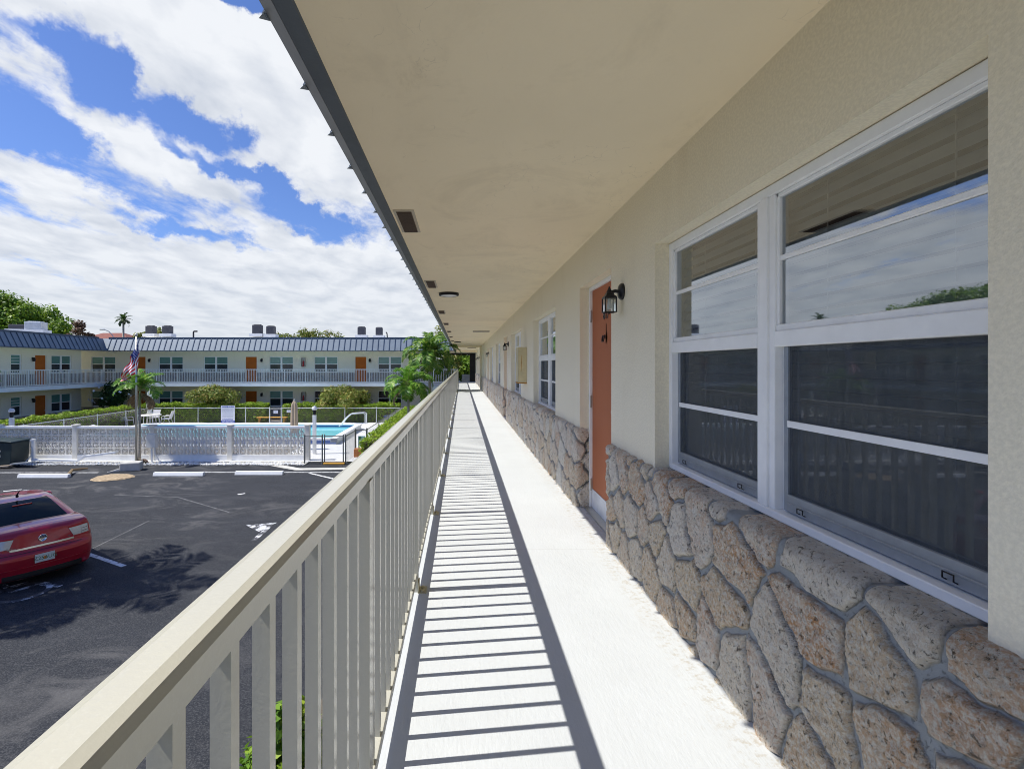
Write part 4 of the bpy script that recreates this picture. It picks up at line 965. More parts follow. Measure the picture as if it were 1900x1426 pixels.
b = MB(); b.box(gx(601), gx(640), Yg - .12, Yg + .1, GZ, GZ + .08); M['ochre'] = simple('ochre_paint', (.62, .32, .05), .8, 0, .15, 6); tag(b.build('threshold_step', M['ochre'], bevel=.01), 'ochre painted step under the entrance gate', 'step')
M['terracotta'] = simple('terracotta_paint', (.45, .17, .06), .8, 0, .2, 5)
b = MB(); c = W(668.5, 843, 23.3); b.box(-.26, .26, -.2, .2, 0, .42); tag(b.build('planter_block', M['terracotta'], loc=(c.x, 23.3, GZ), bevel=.02), 'terracotta block below the teal sign', 'block')
M['sign_teal'] = simple('pale_teal_sign', (.25, .48, .50), .6, 0, .1, 4); M['sign_green'] = simple('green_print', (.05, .25, .12), .6); M['sign_white'] = simple('white_sign', (.68, .70, .76), .5, 0, .04, 3); M['sign_blue'] = simple('blue_print', (.03, .07, .34), .5); M['grey_print'] = simple('grey_print', (.25, .27, .36), .6)
def sign(name, label, px0, px1, py0, py1, Y, mat, cat='sign', group=None):
    c = W((px0 + px1) / 2, (py0 + py1) / 2, Y); w = (px1 - px0) * Y / F; h = (py1 - py0) * Y / F
    e = empty(name, c); tag(e, label, cat, group); b = MB(); b.box(-w / 2, w / 2, 0, .012, -h / 2, h / 2); b.build('panel', mat, e, bevel=.003); return e, w, h
def lines(e, w, zs, mat, y=-.004, frac=.8, th=.02):
    b = MB()
    for i, z in enumerate(zs):
        q = -w * frac / 2
        while q < w * frac / 2 - .03:
            l = rnd.uniform(.04, .12); l = min(l, w * frac / 2 - q); b.box(q, q + l, y, 0, z, z + th); q += l + .02
    b.build('small_print', mat, e)
e, w, h = sign('pool_rules_sign', 'white pool rules sign with blue lettering on the back fence', 410, 435.5, 752, 784.5, 36.85, M['sign_white'])
b = MB(); b.box(-w * .44, w * .44, -.003, 0, h * .38, h * .47); b.box(-w * .5, w * .5, -.003, 0, -h * .5, -h * .36); b.build('blue_band', M['sign_blue'], e)
text_obj('lettering', 'POOL RULES', .145, M['sign_white'], e, (0, -.004, h * .425), (R(90), 0, 0), .002)
text_obj('lettering', 'NO DIVING', .16, M['sign_white'], e, (0, -.004, -h * .43), (R(90), 0, 0), .002)
lines(e, w, [h * (.30 - .065 * i) for i in range(8)], M['grey_print']); lines(e, w, [-h * .27, -h * .33], M['sign_blue'], th=.035)
e, w, h = sign('notice_sign', 'small white notice on the back pool gate', 507.5, 515.5, 761, 766.5, 36.9, M['sign_white'], group='white notices by the back gate'); lines(e, w, [-.04, .03], M['grey_print'], frac=.7, th=.015)
e, w, h = sign('notice_sign', 'small white notice on the fence just left of the tan umbrella', 532, 541, 760.5, 765, 36.9, M['sign_white'], group='white notices by the back gate'); lines(e, w, [-.04, .02], M['grey_print'], frac=.7, th=.015)
e, w, h = sign('notice_sign', 'pale teal notice on the fence above the terracotta block', 664.5, 677, 808.5, 828, 23.62, M['sign_teal']); b = MB(); b.box(-w * .4, -w * .05, -.003, 0, h * .15, h * .45); b.build('emblem', M['sign_green'], e); lines(e, w, [-.13, -.08, -.03, .02], M['sign_white'], frac=.7, th=.018)
e, w, h = sign('notice_sign', 'small grey plate on the entrance gate', 613, 626, 813, 820.5, Yg - .04, M['concrete']); lines(e, w, [-.03, .02], M['grey_print'], frac=.8, th=.012)
# ------------------------------------------------------------------ parking lot markings and furniture
def mark(name, pts, z, mat, kind='structure', label=None, cat=None):
    b = MB(); b.add([(x, y, z) for x, y in pts], [tuple(range(len(pts)))]); return tag(b.build(name, mat), label, cat, kind=kind)
def gp(px, py, z=GZ):                       # where a pixel of the photo meets the ground, used to read off the plan
    Y = (CZ - z) * F / (py - VY); return ((px - VX) * Y / F, Y)
def strip(name, a, b, w, mat=None, z=GZ + .004):
    a = Vector(a); b = Vector(b); d = (b - a).normalized(); n = Vector((-d.y, d.x)) * w / 2
    return mark(name, [a - n, b - n, b + n, a + n], z, mat or M['marking'])
def gq(px, py): return Vector(gp(px, py))
strip('parking_line', gq(163, 1027), gq(230, 1050), .11)
strip('parking_line', (gq(10, 876.5).x - 3, gq(10, 876.5).y), gq(182, 876.5), .10)
strip('parking_line', gq(376, 876), gq(690, 876), .10)
strip('parking_line', gq(574, 877.5), gq(640, 893), .11, z=GZ + .008)
strip('parking_line', gq(-60, 800) if False else (-14.5, 12.2), (-12.6, 12.1), .10, M['faded'])
strip('parking_line', gq(6, 911), gq(40, 908), .10); strip('parking_line', gq(42, 910), gq(56, 908), .10, M['faded'])
strip('parking_line', gq(441, 917), gq(455, 915), .10)
# worn arrow head and a faded arrow beyond the railing
a = gq(458, 975); mark('arrow_marking', [gq(457, 974), gq(514, 969), gq(480, 986)], GZ + .004, M['faded'])
strip('arrow_marking', gq(500, 976), gq(470, 1003), .12, M['faded'])
M['strip_backing'] = simple('dark_brown_backing', (.17, .14, .115), .95, 0, .3, 3, .4, 30)  # dark brown for the sheet added behind the block wall
M['scuff'] = simple('dusty_scuff', (.13, .13, .135), .9, 0, .5, 5)
# wheelchair symbol painted behind the car
def ring(cx, cy, r0, r1, a0, a1, ax, ay, z, n=18):
    b = MB(); vs = []
    for i in range(n + 1):
        t = R(a0 + (a1 - a0) * i / n)
        for r in (r0, r1): p = Vector((cx, cy)) + ax * (math.cos(t) * r) + ay * (math.sin(t) * r); vs.append((p.x, p.y, z))
    b.add(vs, [(2 * i, 2 * i + 1, 2 * i + 3, 2 * i + 2) for i in range(n)]); return b
hx = Vector((.57, .82)); hy = Vector((-.82, .57)); hc = gq(40, 1098)
b = ring(hc[0], hc[1], .36, .46, -160, 130, hx, hy, GZ + .004)
def hb(p, q, w):
    P = Vector(hc) + hx * p[0] + hy * p[1]; Q = Vector(hc) + hx * q[0] + hy * q[1]; d = (Q - P).normalized(); n = Vector((-d.y, d.x)) * w / 2
    b.add([(v.x, v.y, GZ + .008) for v in (P - n, Q - n, Q + n, P + n)], [(0, 1, 2, 3)])
hb((-.1, .75), (-.1, .15), .10); hb((-.1, .45), (.22, .45), .08); hb((-.12, .15), (.3, .15), .10); hb((.3, .18), (.5, -.3), .10); hb((-.16, .98), (-.02, .98), .14)
tag(b.build('accessible_symbol', M['faded']), kind='structure')
def block(name, px0, px1, py, depth, h, label, cat, group=None, mat=None, bev=.03):
    Y = (CZ - GZ) * F / (py - VY); x0 = (px0 - VX) * Y / F; x1 = (px1 - VX) * Y / F
    b = MB(); b.prism([(0, 0), (depth, 0), (depth * .8, h), (depth * .2, h)], 0, x1 - x0, Matrix(((0, 0, 1, 0), (1, 0, 0, 0), (0, 1, 0, 0), (0, 0, 0, 1))))
    o = b.build(name, mat or M['white_paint'], bevel=.01); o.location = (x0, Y, GZ); return tag(o, label, cat, group)
block('wheel_stop', 31, 125, 886.5, .20, .13, 'white concrete wheel stop on the left, with a brown stick at its end', 'wheel stop', 'white wheel stops')
block('wheel_stop', 283, 376, 883, .20, .13, 'middle white concrete wheel stop, right of the planter hole', 'wheel stop', 'white wheel stops')
block('wheel_stop', 435, 524, 881, .20, .13, 'right-hand white concrete wheel stop nearest the railing', 'wheel stop', 'white wheel stops')
b = MB(); a = gq(126, 885); c = gq(134, 877); d = gq(163, 873); b.tube([(a[0], a[1], GZ + .06), (c[0], c[1], GZ + .12), (d[0], d[1], GZ + .10)], [.07, .05, .03], 6); tag(b.build('dead_frond', M['leaf_dead']), 'dry brown palm sheath lying by the left wheel stop', 'debris')
strip('tyre_mark', gq(166, 1020), gq(276, 966), .035, M['scuff']); strip('tyre_mark', gq(212, 918), gq(330, 922), .04, M['scuff']); strip('tyre_mark', gq(330, 922), gq(425, 950), .04, M['scuff'])
mark('dark_backing_strip', [(-19.9, 22.6), (-8.2, 22.6), (-8.2, 26.2), (-19.9, 26.2)], GZ + .066, M['strip_backing'])  # brown sheet added on the deck so the wall's openings read dark
# kerb strip, gravel bed
mark('kerb', [gq(490, 862), gq(520, 862), gq(556, 868.5), gq(700, 867), gq(700, 870), gq(548, 872.5)], GZ + .012, M['concrete'])
b = MB(); n = 60; 
for i in range(n):
    x0 = -19.6 + 13.0 * i / n; x1 = -19.6 + 13.0 * (i + 1) / n; e0 = 21.55 + .1 * math.sin(i * .7) + rnd.uniform(-.04, .04)
    b.box(x0, x1, e0, 22.31, GZ + .0, GZ + .035 + rnd.uniform(0, .01))
tag(b.build('gravel', M['gravel']), kind='stuff')
b = MB(); gs = [];
for i in range(1500):
    x = rnd.uniform(-19.6, -6.6); y = rnd.uniform(21.35, 22.3); s = rnd.uniform(.015, .04); b.add([(x - s, y, GZ + .05), (x, y - s, GZ + .05), (x + s, y, GZ + .05), (x, y + s, GZ + .05), (x, y, GZ + .05 + s), ], [(0, 1, 4), (1, 2, 4), (2, 3, 4), (3, 0, 4)])
tag(b.build('gravel_stones', M['white_paint']), kind='stuff')
# mulch oval and kerb stone by the flagpole
c = gq(209, 886); b = MB(); vs = []; n = 40
prof = []
for r, z in ((1.0, 0.002), (.93, .03), (.6, .055), (.25, .06)):
    for k in range(n):
        t = 2 * math.pi * k / n; q = 1 + .06 * math.sin(3 * t + 1) + .03 * math.sin(7 * t); vs.append((c[0] + math.cos(t) * .70 * r * q, c[1] + math.sin(t) * .62 * r * q, GZ + z + rnd.uniform(0, .012)))
fs = [(i * n + k, i * n + (k + 1) % n, (i + 1) * n + (k + 1) % n, (i + 1) * n + k) for i in range(3) for k in range(n)] + [tuple(3 * n + k for k in range(n))]
b.add(vs, fs); tag(b.build('mulch', M['mulch']), kind='stuff')
c = gq(244, 872); b = MB(); b.box(-.36, .36, -.25, .25, 0, .34); b.add([(-.36, -.25, .0), (-.9, -.35, 0), (-.36, .1, 0), (-.36, -.2, .16)], [(0, 1, 3), (1, 2, 3), (0, 2, 1)])
o = b.build('stone_block', M['concrete'], bevel=.04); o.location = (c[0], c[1], GZ); o.rotation_euler = (0, 0, R(18)); tag(o, 'pale concrete block at the foot of the flagpole', 'block')

# flagpole and flag
fx, fy = (253 - VX) * 21.6 / F, 21.6
e = empty('flagpole', (fx, fy, GZ)); tag(e, 'slim metal flagpole rising in front of the block wall', 'flagpole')
b = MB(); b.tube([(0, 0, 0), (0, 0, 3), (0, 0, 5.42)], [.055, .045, .028], 12); b.build('pole', M['steel'], e, smooth=True)
b = MB(); b.lathe([(.002, 5.56), (.04, 5.53), (.055, 5.49), (.04, 5.45), (.012, 5.42)], 12); b.build('finial', M['steel'], e, smooth=True)
b = MB(); b.lathe([(.10, 0), (.09, .05), (.06, .06)], 12); b.build('base_collar', M['galv_dark'], e)
M['fl_red'] = simple('flag_red', (.62, .03, .05), .8, 0, .05, 3); M['fl_white'] = simple('flag_white', (.80, .80, .82), .8, 0, .03, 3); M['fl_blue'] = simple('flag_blue', (.03, .05, .24), .8, 0, .05, 3)
b = MB(); nu, nv = 26, 39
# hanging, folded flag: the hoist is against the pole, the fly droops down and left
def fp(u, v):                              # u 0..1 along the fly, v 0..1 down the hoist
    v0 = v
    v = v * 1.43 if v < .35 else (.5 - (v - .35) if v < .5 else (.35 + (v - .5) if v < .65 else .5 + (v - .65) * 1.43))
    tuck = .06 if .35 < v0 < .65 else 0
    px_ = 257 - 33 * (u ** 1.2 * (1 - v) + u ** 2.4 * v) + 1.2 * math.sin(u * 9 + v * 2) * u
    py_ = (629 + 70 * u) * (1 - v) + (680 + 28 * u) * v
    wob = .10 * math.sin(u * 13 + v * 3.5) * (.25 + u) + .05 * math.sin(u * 24 - v * 4) * u
    p = W(px_, py_, 21.6); return (p.x, 21.6 - .02 + wob + tuck, p.z)
vs = [fp(i / nu, j / nv) for i in range(nu + 1) for j in range(nv + 1)]
for i in range(nu):
    for j in range(nv):
        st = j // 3; b.mi = 2 if (i < nu * .42 and st < 7) else (0 if st % 2 == 0 else 1)
        q = (i * (nv + 1) + j, (i + 1) * (nv + 1) + j, (i + 1) * (nv + 1) + j + 1, i * (nv + 1) + j + 1)
        b.add([vs[k] for k in q], [(0, 1, 2, 3)])
b.mi = 1
for r in range(9):
    for s in range(6 if r % 2 == 0 else 5):
        u = (.03 + (s + (.5 if r % 2 else 0)) * .064) ; v = (r + .5) * .0575 + .01; p = Vector(fp(u, v)) + Vector((0, -.012, 0)); q = Vector(fp(u, v)) + Vector((0, .012, 0)); a = .022
        for w_ in (p, q):
            st = [(w_.x + math.sin(k * math.pi / 5) * (a if k % 2 == 0 else a * .4), w_.y, w_.z + math.cos(k * math.pi / 5) * (a if k % 2 == 0 else a * .4)) for k in range(10)]
            b.add(st, [tuple(range(10))])
fl = b.build('flag', [M['fl_red'], M['fl_white'], M['fl_blue']]); tag(fl, 'limp striped flag with blue starred corner hanging from the pole', 'flag')
# meter box on a post, short white bollard post, leaning board, dumpster
Y = 21.9; e = empty('meter_box', (W(282, 0, Y).x, Y, GZ)); tag(e, 'beige electrical box on a white post in front of the block wall', 'electrical box')
b = MB(); b.box(-.2, .2, -.1, .1, .68, 1.27); b.build('box', M['block_white'], e, bevel=.015)
b = MB(); b.box(-.19, .19, -.115, -.103, .70, 1.25); b.build('door', M['block_white'], e, bevel=.004)
b = MB(); b.box(-.03, .03, -.03, .03, 0, .68); b.build('post', M['white_paint'], e)
b = MB(); b.tube([(.12, 0, .68), (.13, 0, .4), (.2, .1, .2), (.22, .2, 0)], .02, 8); b.build('conduit', M['white_paint'], e)
def pathlight(label, px, py, topy, Y, z0=GZ):
    h = (CZ - z0) - (topy - VY) * Y / F; e = empty('post_light', (W(px, 0, Y).x, Y, z0)); tag(e, label, 'post light')
    b = MB(); b.box(-.075, .075, -.075, .075, 0, h - .42); b.build('post', M['white_paint'], e, bevel=.01)
    b = MB(); b.lathe([(.06, h - .42), (.075, h - .36), (.07, h - .18)], 12); b.build('lamp_neck', M['black_metal'], e)
    b = MB(); b.lathe([(.10, h - .18), (.13, h - .13), (.09, h - .03), (.01, h)], 14); b.build('lamp_cap', M['sign_white'], e); return e
pathlight('white post light by the end of the block wall near the pool', 583.5, 841, 753, 24.0, GZ + .06); pathlight('white post light behind the left end of the block wall', 21.5, 0, 757, 23.4)
Y = 21.9; c = W(62, 0, Y).x; b = MB(); b.box(-.05, .05, -.05, .05, 0, .98); b.box(-.10, .07, -.06, .06, .98, 1.04); b.tube([(-.05, 0, .55), (-.12, 0, .3), (-.3, -.1, .06)], .02, 6); tag(b.build('hose_post', M['white_paint'], loc=(c, Y, GZ)), 'short white hose post beside the dark bin', 'post')
def board(name, pts, w, label, mat, Y0, h=.10):
    b = MB(); b.mi = 0
    P_ = [W(a, bb, Y0) for a, bb in pts]
    for p, q in zip(P_, P_[1:]): b.bar(p, q, w, h)
    return tag(b.build(name, mat), label, 'board')
board('white_board', [(62, 852.5), (146, 854), (160, 846), (216, 838.5)], .16, 'long bent white gutter piece lying against the block wall', M['white_paint'], 21.75, .07)
board('dark_board', [(24, 860), (60, 857)], .30, 'flat grey board on the ground beside the dark bin', M['track'], 21.1, .05)
board('brown_board', [(-10, 866), (20, 864)], .25, 'brown plank on the ground below the dark bin', M['bark'], 20.9, .06)
Yd = 21.55; e = empty('waste_bin', (W(9, 0, Yd).x, Yd, GZ)); tag(e, 'large dark green-black waste container in front of the wall end', 'waste container')
M['bin'] = simple('dark_green_plastic', (.012, .028, .03), .5, 0, .2, 5)
b = MB(); b.prism([(-.85, 0), (.62, 0), (.68, 1.0), (-.9, 1.0)], -.45, .45, Matrix.Rotation(R(90), 4, 'X')); b.build('body', M['bin'], e, bevel=.03)
b = MB(); b.prism([(-.93, 1.004), (.71, 1.004), (.68, 1.05), (.2, 1.10), (-.5, 1.10), (-.9, 1.06)], -.48, .48, Matrix.Rotation(R(90), 4, 'X')); b.build('lid', M['bin'], e, bevel=.02)
b = MB(); b.box(.14, .24, -.465, -.452, .64, .70); b.box(.16, .23, -.465, -.452, .42, .50); b.build('sticker', M['concrete'], e)

# ------------------------------------------------------------------ pool furniture
M['plastic'] = simple('white_resin', (.78, .76, .72), .45, 0, .05, 5); M['sling'] = simple('pale_sling_fabric', (.62, .62, .64), .8, 0, .08, 20)
def chair(loc, rz, label):
    e = empty('patio_chair', loc, rz); tag(e, label, 'chair', 'white patio chairs')
    b = MB()                                    # faces +x
    b.add([(-.25, -.25, .42), (.25, -.25, .44), (.25, .25, .44), (-.25, .25, .42), (-.25, -.25, .45), (.25, -.25, .47), (.25, .25, .47), (-.25, .25, .45)], [(0, 3, 2, 1), (4, 5, 6, 7), (0, 1, 5, 4), (1, 2, 6, 5), (2, 3, 7, 6), (3, 0, 4, 7)]); b.build('seat', M['sling'], e)
    b = MB(); b.bar((-.25, 0, .46), (-.43, 0, .98), .48, .025, (0, 1, 0)); b2 = MB(); b2.v = []; 
    m = MB(); m.add([(-.24, -.24, .46), (-.24, .24, .46), (-.43, .24, .98), (-.43, -.24, .98), (-.265, -.24, .46), (-.265, .24, .46), (-.455, .24, .98), (-.455, -.24, .98)], [(0, 1, 2, 3), (7, 6, 5, 4), (0, 4, 5, 1), (1, 5, 6, 2), (2, 6, 7, 3), (3, 7, 4, 0)]); m.build('backrest', M['sling'], e)
    for s in (-1, 1):
        m = MB(); m.tube([(.30, s * .27, 0), (.24, s * .27, .40), (.20, s * .27, .62), (.10, s * .27, .66), (-.20, s * .27, .64), (-.32, s * .26, .68)], .018, 6); m.build('arm_frame', M['plastic'], e)
        m = MB(); m.tube([(-.34, s * .27, 0), (-.22, s * .26, .42), (-.44, s * .25, .99)], .018, 6); m.build('rear_frame', M['plastic'], e)
    return e
zt = GZ + .06
chair((W(236, 0, 34.6).x, 34.6, zt), R(-10), 'white patio chair left of the round table'); chair((W(309, 0, 35.6).x, 35.6, zt), R(190), 'white patio chair right of the round table'); chair((W(285, 0, 36.3).x, 36.3, zt), R(-90), 'white patio chair behind the round table')
tx = W(278, 0, 35.4).x
e = empty('patio_table', (tx, 35.4, zt)); tag(e, 'round white patio table with splayed legs on the pool deck', 'table')
b = MB(); b.lathe([(.001, .69), (.70, .69), (.72, .71), (.72, .725), (.70, .735), (.001, .735)], 28); b.build('table_top', M['plastic'], e)
for k in range(6):
    t = R(60 * k + 20); b = MB(); b.tube([(.52 * math.cos(t), .52 * math.sin(t), .69), (.60 * math.cos(t), .60 * math.sin(t), 0)], .022, 6); b.build('leg', M['plastic'], e)
def umbrella(loc, h, mat, label, r=.14):
    e = empty('closed_umbrella', loc); tag(e, label, 'umbrella')
    b = MB(); b.tube([(0, 0, 0), (0, 0, h)], .024, 8); b.build('pole', M['plastic'], e)
    n = 16; vs = []; zs = [(h * .99, .03), (h * .95, r * .75), (h * .90, r), (h * .7, r * 1.15), (h * .5, r * 1.25), (h * .40, r * .85), (h * .36, r * 1.15), (h * .33, r * 1.2)]
    m = MB()
    for (z, rr) in zs:
        for k in range(n):
            t = 2 * math.pi * k / n; q = rr * (1 + (.22 if k % 2 else -.18)); vs.append((q * math.cos(t), q * math.sin(t), z))
    m.add(vs, [(i * n + k, (i + 1) * n + k, (i + 1) * n + (k + 1) % n, i * n + (k + 1) % n) for i in range(len(zs) - 1) for k in range(n)] + [tuple(range(n))]); m.build('canopy', mat, e)
    m = MB(); m.lathe([(r * 1.05, h * .42), (r * 1.05, h * .44)], 14); m.build('tie', mat, e)
    m = MB(); m.lathe([(.03, h * .985), (.02, h * 1.02), (.002, h * 1.03)], 8); m.build('finial', M['plastic'], e); return e
M['umb_tan'] = simple('tan_canvas', (.52, .42, .30), .9, 0, .1, 3); M['umb_white'] = simple('white_canvas', (.70, .68, .62), .9, 0, .08, 3)
umbrella((tx, 35.4, zt), 2.5, M['umb_white'], 'closed white umbrella standing through the patio table', .13)
umbrella((W(546, 0, 25.2).x, 25.2, zt), 2.42, M['umb_tan'], 'closed tan umbrella between the block wall and the pool', .125)
# sun lounger beside the left fence
e = empty('sun_lounger', (W(205, 0, 30.5).x, 30.5, zt), R(200)); tag(e, 'low white sun lounger behind the block wall, left of the patio table', 'sun lounger')
b = MB(); b.box(-.9, .35, -.3, .3, .33, .36); b.build('seat', M['sling'], e)
b = MB(); b.bar((.35, 0, .35), (.95, 0, .62), .6, .03, (0, 0, 1)); b.build('backrest', M['sling'], e)
for s in (-1, 1):
    b = MB(); b.tube([(-.95, s * .32, .34), (.36, s * .32, .34), (.97, s * .32, .62)], .02, 6); b.build('side_rail', M['plastic'], e)
    for x in (-.75, .3): b = MB(); b.tube([(x, s * .31, .34), (x, s * .31, 0)], .018, 6); b.build('leg', M['plastic'], e)
# blue-lidded bin behind the hedge
Y = 33.5; e = empty('waste_bin', (W(722, 0, Y).x, Y, zt)); tag(e, 'dark blue bin at the right edge of the pool deck by the hedge', 'bin'); M['bin_blue'] = simple('blue_plastic', (.03, .045, .12), .5, 0, .2, 5)
b = MB(); b.box(-.28, .28, -.28, .28, 0, .78); b.build('body', M['bin_blue'], e, bevel=.03); b = MB(); b.box(-.33, .33, -.33, .33, .783, .86); b.build('lid', M['bin_blue'], e, bevel=.03)
b = MB(); b.box(-1.1, 1.1, -.2, .2, .40, .44)
for x in (-.9, .9): b.box(x - .03, x + .03, -.18, .18, 0, .40)
tag(b.build('bench', M['ochre'], loc=(W(505, 0, 37.35).x, 37.35, GZ)), 'low ochre bench edge behind the back pool gate', 'bench')

# ------------------------------------------------------------------ vegetation
def leaf_mesh(name, pts, nrm, size, aspect=.55, fold=.25, seed=1):
    """one folded leaf (two triangles sharing the midrib, doubled) per point"""
    g = np.random.default_rng(seed); n = len(pts); pts = np.asarray(pts, float); nrm = np.asarray(nrm, float)
    r = g.normal(size=(n, 3)); nrm = nrm + .75 * r * .8; nrm /= np.linalg.norm(nrm, axis=1)[:, None] + 1e-9
    t = np.cross(nrm, g.normal(size=(n, 3))); t /= np.linalg.norm(t, axis=1)[:, None] + 1e-9; b = np.cross(nrm, t)
    s = size * g.uniform(.6, 1.35, n)[:, None]
    v = np.empty((n, 4, 3)); v[:, 0] = pts - t * s * .5; v[:, 1] = pts + b * s * aspect * .5 + nrm * s * fold * .5; v[:, 2] = pts + t * s * .5; v[:, 3] = pts - b * s * aspect * .5 + nrm * s * fold * .5
    me = bpy.data.meshes.new(name); me.vertices.add(n * 4); me.vertices.foreach_set('co', v.ravel()); me.loops.add(n * 4); me.loops.foreach_set('vertex_index', np.arange(n * 4, dtype=np.int32)); me.polygons.add(n); me.polygons.foreach_set('loop_start', np.arange(0, n * 4, 4, dtype=np.int32)); me.update(); me.validate(); return me
def clumps(centers, radii, n, seed, squash=1.0, shell=.55):
    g = np.random.default_rng(seed); P_ = []; N_ = []; w = np.array(radii) ** 2; w = w / w.sum(); cnt = g.multinomial(n, w)
    for c, r, k in zip(centers, radii, cnt):
        d = g.normal(size=(k, 3)); d /= np.linalg.norm(d, axis=1)[:, None]; rr = r * (shell + (1 - shell) * g.random(k) ** .6) * (1 + .12 * g.normal(size=k)); p = d * rr[:, None]; p[:, 2] *= squash; P_.append(p + np.array(c)); N_.append(d + np.array([0, 0, .35]))
    return np.vstack(P_), np.vstack(N_)
def crown_clumps(R_, H_, n, rsub, seed, flat=0.0):
    """sub-clump centres scattered through an ellipsoid"""
    g = np.random.default_rng(seed); c = []; 
    while len(c) < n:
        p = g.uniform(-1, 1, 3)
        if p @ p > 1 or (p @ p < .18): continue
        if p[2] < -.5 + flat: continue
        c.append(p * np.array([R_ - rsub * .7, R_ - rsub * .7, H_ - rsub * .6]))
    return c, list(g.uniform(.65, 1.2, n) * rsub)
def tree(name, label, cat, base, trunk_h, R_, H_, ncl, rsub, nleaf, lsize, mat, seed, group=None, bark='bark', tr=.14, crown_off=(0, 0)):
    e = empty(name, base); tag(e, label, cat, group)
    c, r = crown_clumps(R_, H_, ncl, rsub, seed); c = [q + np.array([crown_off[0], crown_off[1], trunk_h + H_ * .75]) for q in c]
    P_, N_ = clumps(c, r, nleaf, seed + 1, .85, .35); o = link('crown', leaf_mesh('crown', P_, N_, lsize, seed=seed + 2), M[mat], e)
    b = MB(); g = random.Random(seed); b.tube([(0, 0, -.05), (g.uniform(-.1, .1), g.uniform(-.1, .1), trunk_h * .6), (crown_off[0] * .5, crown_off[1] * .5, trunk_h + H_ * .3)], [tr, tr * .75, tr * .5], 9)
    for q in c[::max(1, ncl // 9)]:
        z0 = trunk_h * g.uniform(.6, 1.0); m_ = Vector((q[0] * .4, q[1] * .4, (z0 + q[2]) / 2 + .1)); b.tube([(crown_off[0] * .3, crown_off[1] * .3, z0), m_, tuple(q)], [tr * .45, tr * .3, tr * .1], 6)
    b.build('trunk', M[bark], e); return e
Gz = GZ + .03
g_ = np.random.default_rng(5); d_ = g_.normal(size=(60, 3)); d_[:, 2] = abs(d_[:, 2]); d_ /= np.linalg.norm(d_, axis=1)[:, None]; c_ = gq(264, 861)
o = link('dry_plant', leaf_mesh('dry_plant', d_ * np.array([.22, .15, .16]) + np.array([0, 0, .03]), d_, .14, .4, seed=6), M['leaf_brown']); o.location = (c_.x, c_.y, GZ + .03); tag(o, 'red-brown dry tuft at the base of the palm trunk by the flagpole', 'plant')
# rounded shrubs before the far building
tree('round_shrub', 'rounded mottled green shrub tree left of the pool rules sign', 'shrub', (W(395, 0, 38.3).x, 38.3, Gz), .75, 2.05, 1.25, 26, .62, 7500, .15, 'leaf_croton', 21, 'rounded shrub trees')
tree('round_shrub', 'rounded mottled green shrub tree right of the tan umbrella', 'shrub', (W(641, 0, 38.4).x, 38.4, Gz), .8, 2.0, 1.15, 24, .62, 7500, .15, 'leaf_croton', 31, 'rounded shrub trees')
tree('flowering_shrub', 'dark shrub tree with a few pale blossoms in the shaded far corner', 'shrub', (W(208, 0, 38.6).x, 38.6, Gz), .9, 1.5, 1.3, 16, .6, 4200, .17, 'leaf_dark', 41)
e = bpy.data.objects['flowering_shrub']; g = np.random.default_rng(3); d = g.normal(size=(26, 3)); d /= np.linalg.norm(d, axis=1)[:, None]; d[:, 1] = -abs(d[:, 1]); pp = d * np.array([1.5, 1.5, 1.2]) + np.array([0, 0, 2.0])
link('blossom', leaf_mesh('blossom', pp, d, .20, .9, .1), M['white_paint'], e)
# trees beyond the roofs
tree('broadleaf_tree', 'large bright green broadleaf tree above the left wing roof', 'tree', (W(33, 0, 58).x, 58, GZ), 5.5, 4.9, 4.2, 44, 1.5, 26000, .34, 'leaf_tree', 51, 'trees beyond the roofs', tr=.35)
tree('broadleaf_tree', 'second broadleaf tree joining the large one at the left picture edge', 'tree', (W(-85, 0, 56).x, 56, GZ), 6.3, 6.6, 4.2, 44, 1.6, 18000, .38, 'leaf_tree', 52, 'trees beyond the roofs', tr=.35)
tree('bare_tipped_tree', 'rust-brown sparse tree just right of the large green tree', 'tree', (W(143, 0, 58).x, 58, GZ), 5.6, 1.7, 2.2, 12, .55, 1500, .30, 'leaf_brown', 53, tr=.2)
tree('feathery_tree', 'feathery light green treetop behind the centre of the far roof', 'tree', (W(590, 0, 62).x, 62, GZ), 5.4, 3.2, 2.1, 26, .6, 2600, .26, 'leaf_croton', 54, tr=.2)
for i, (px, py, r, lb) in enumerate(((528, 622, .9, 'small treetop peeping over the roof right of the tall condensers'), (292, 616, .7, 'small green treetop between the twin squat condensers'), (262, 622, .6, 'tiny treetop left of the twin squat condensers'))):
    c = W(px, py, 60); tree('treetop', lb, 'tree', (c.x, 60, GZ), c.z - GZ - r, r * 1.6, r, 8, r * .6, 600, .25, 'leaf_croton', 60 + i, tr=.12)
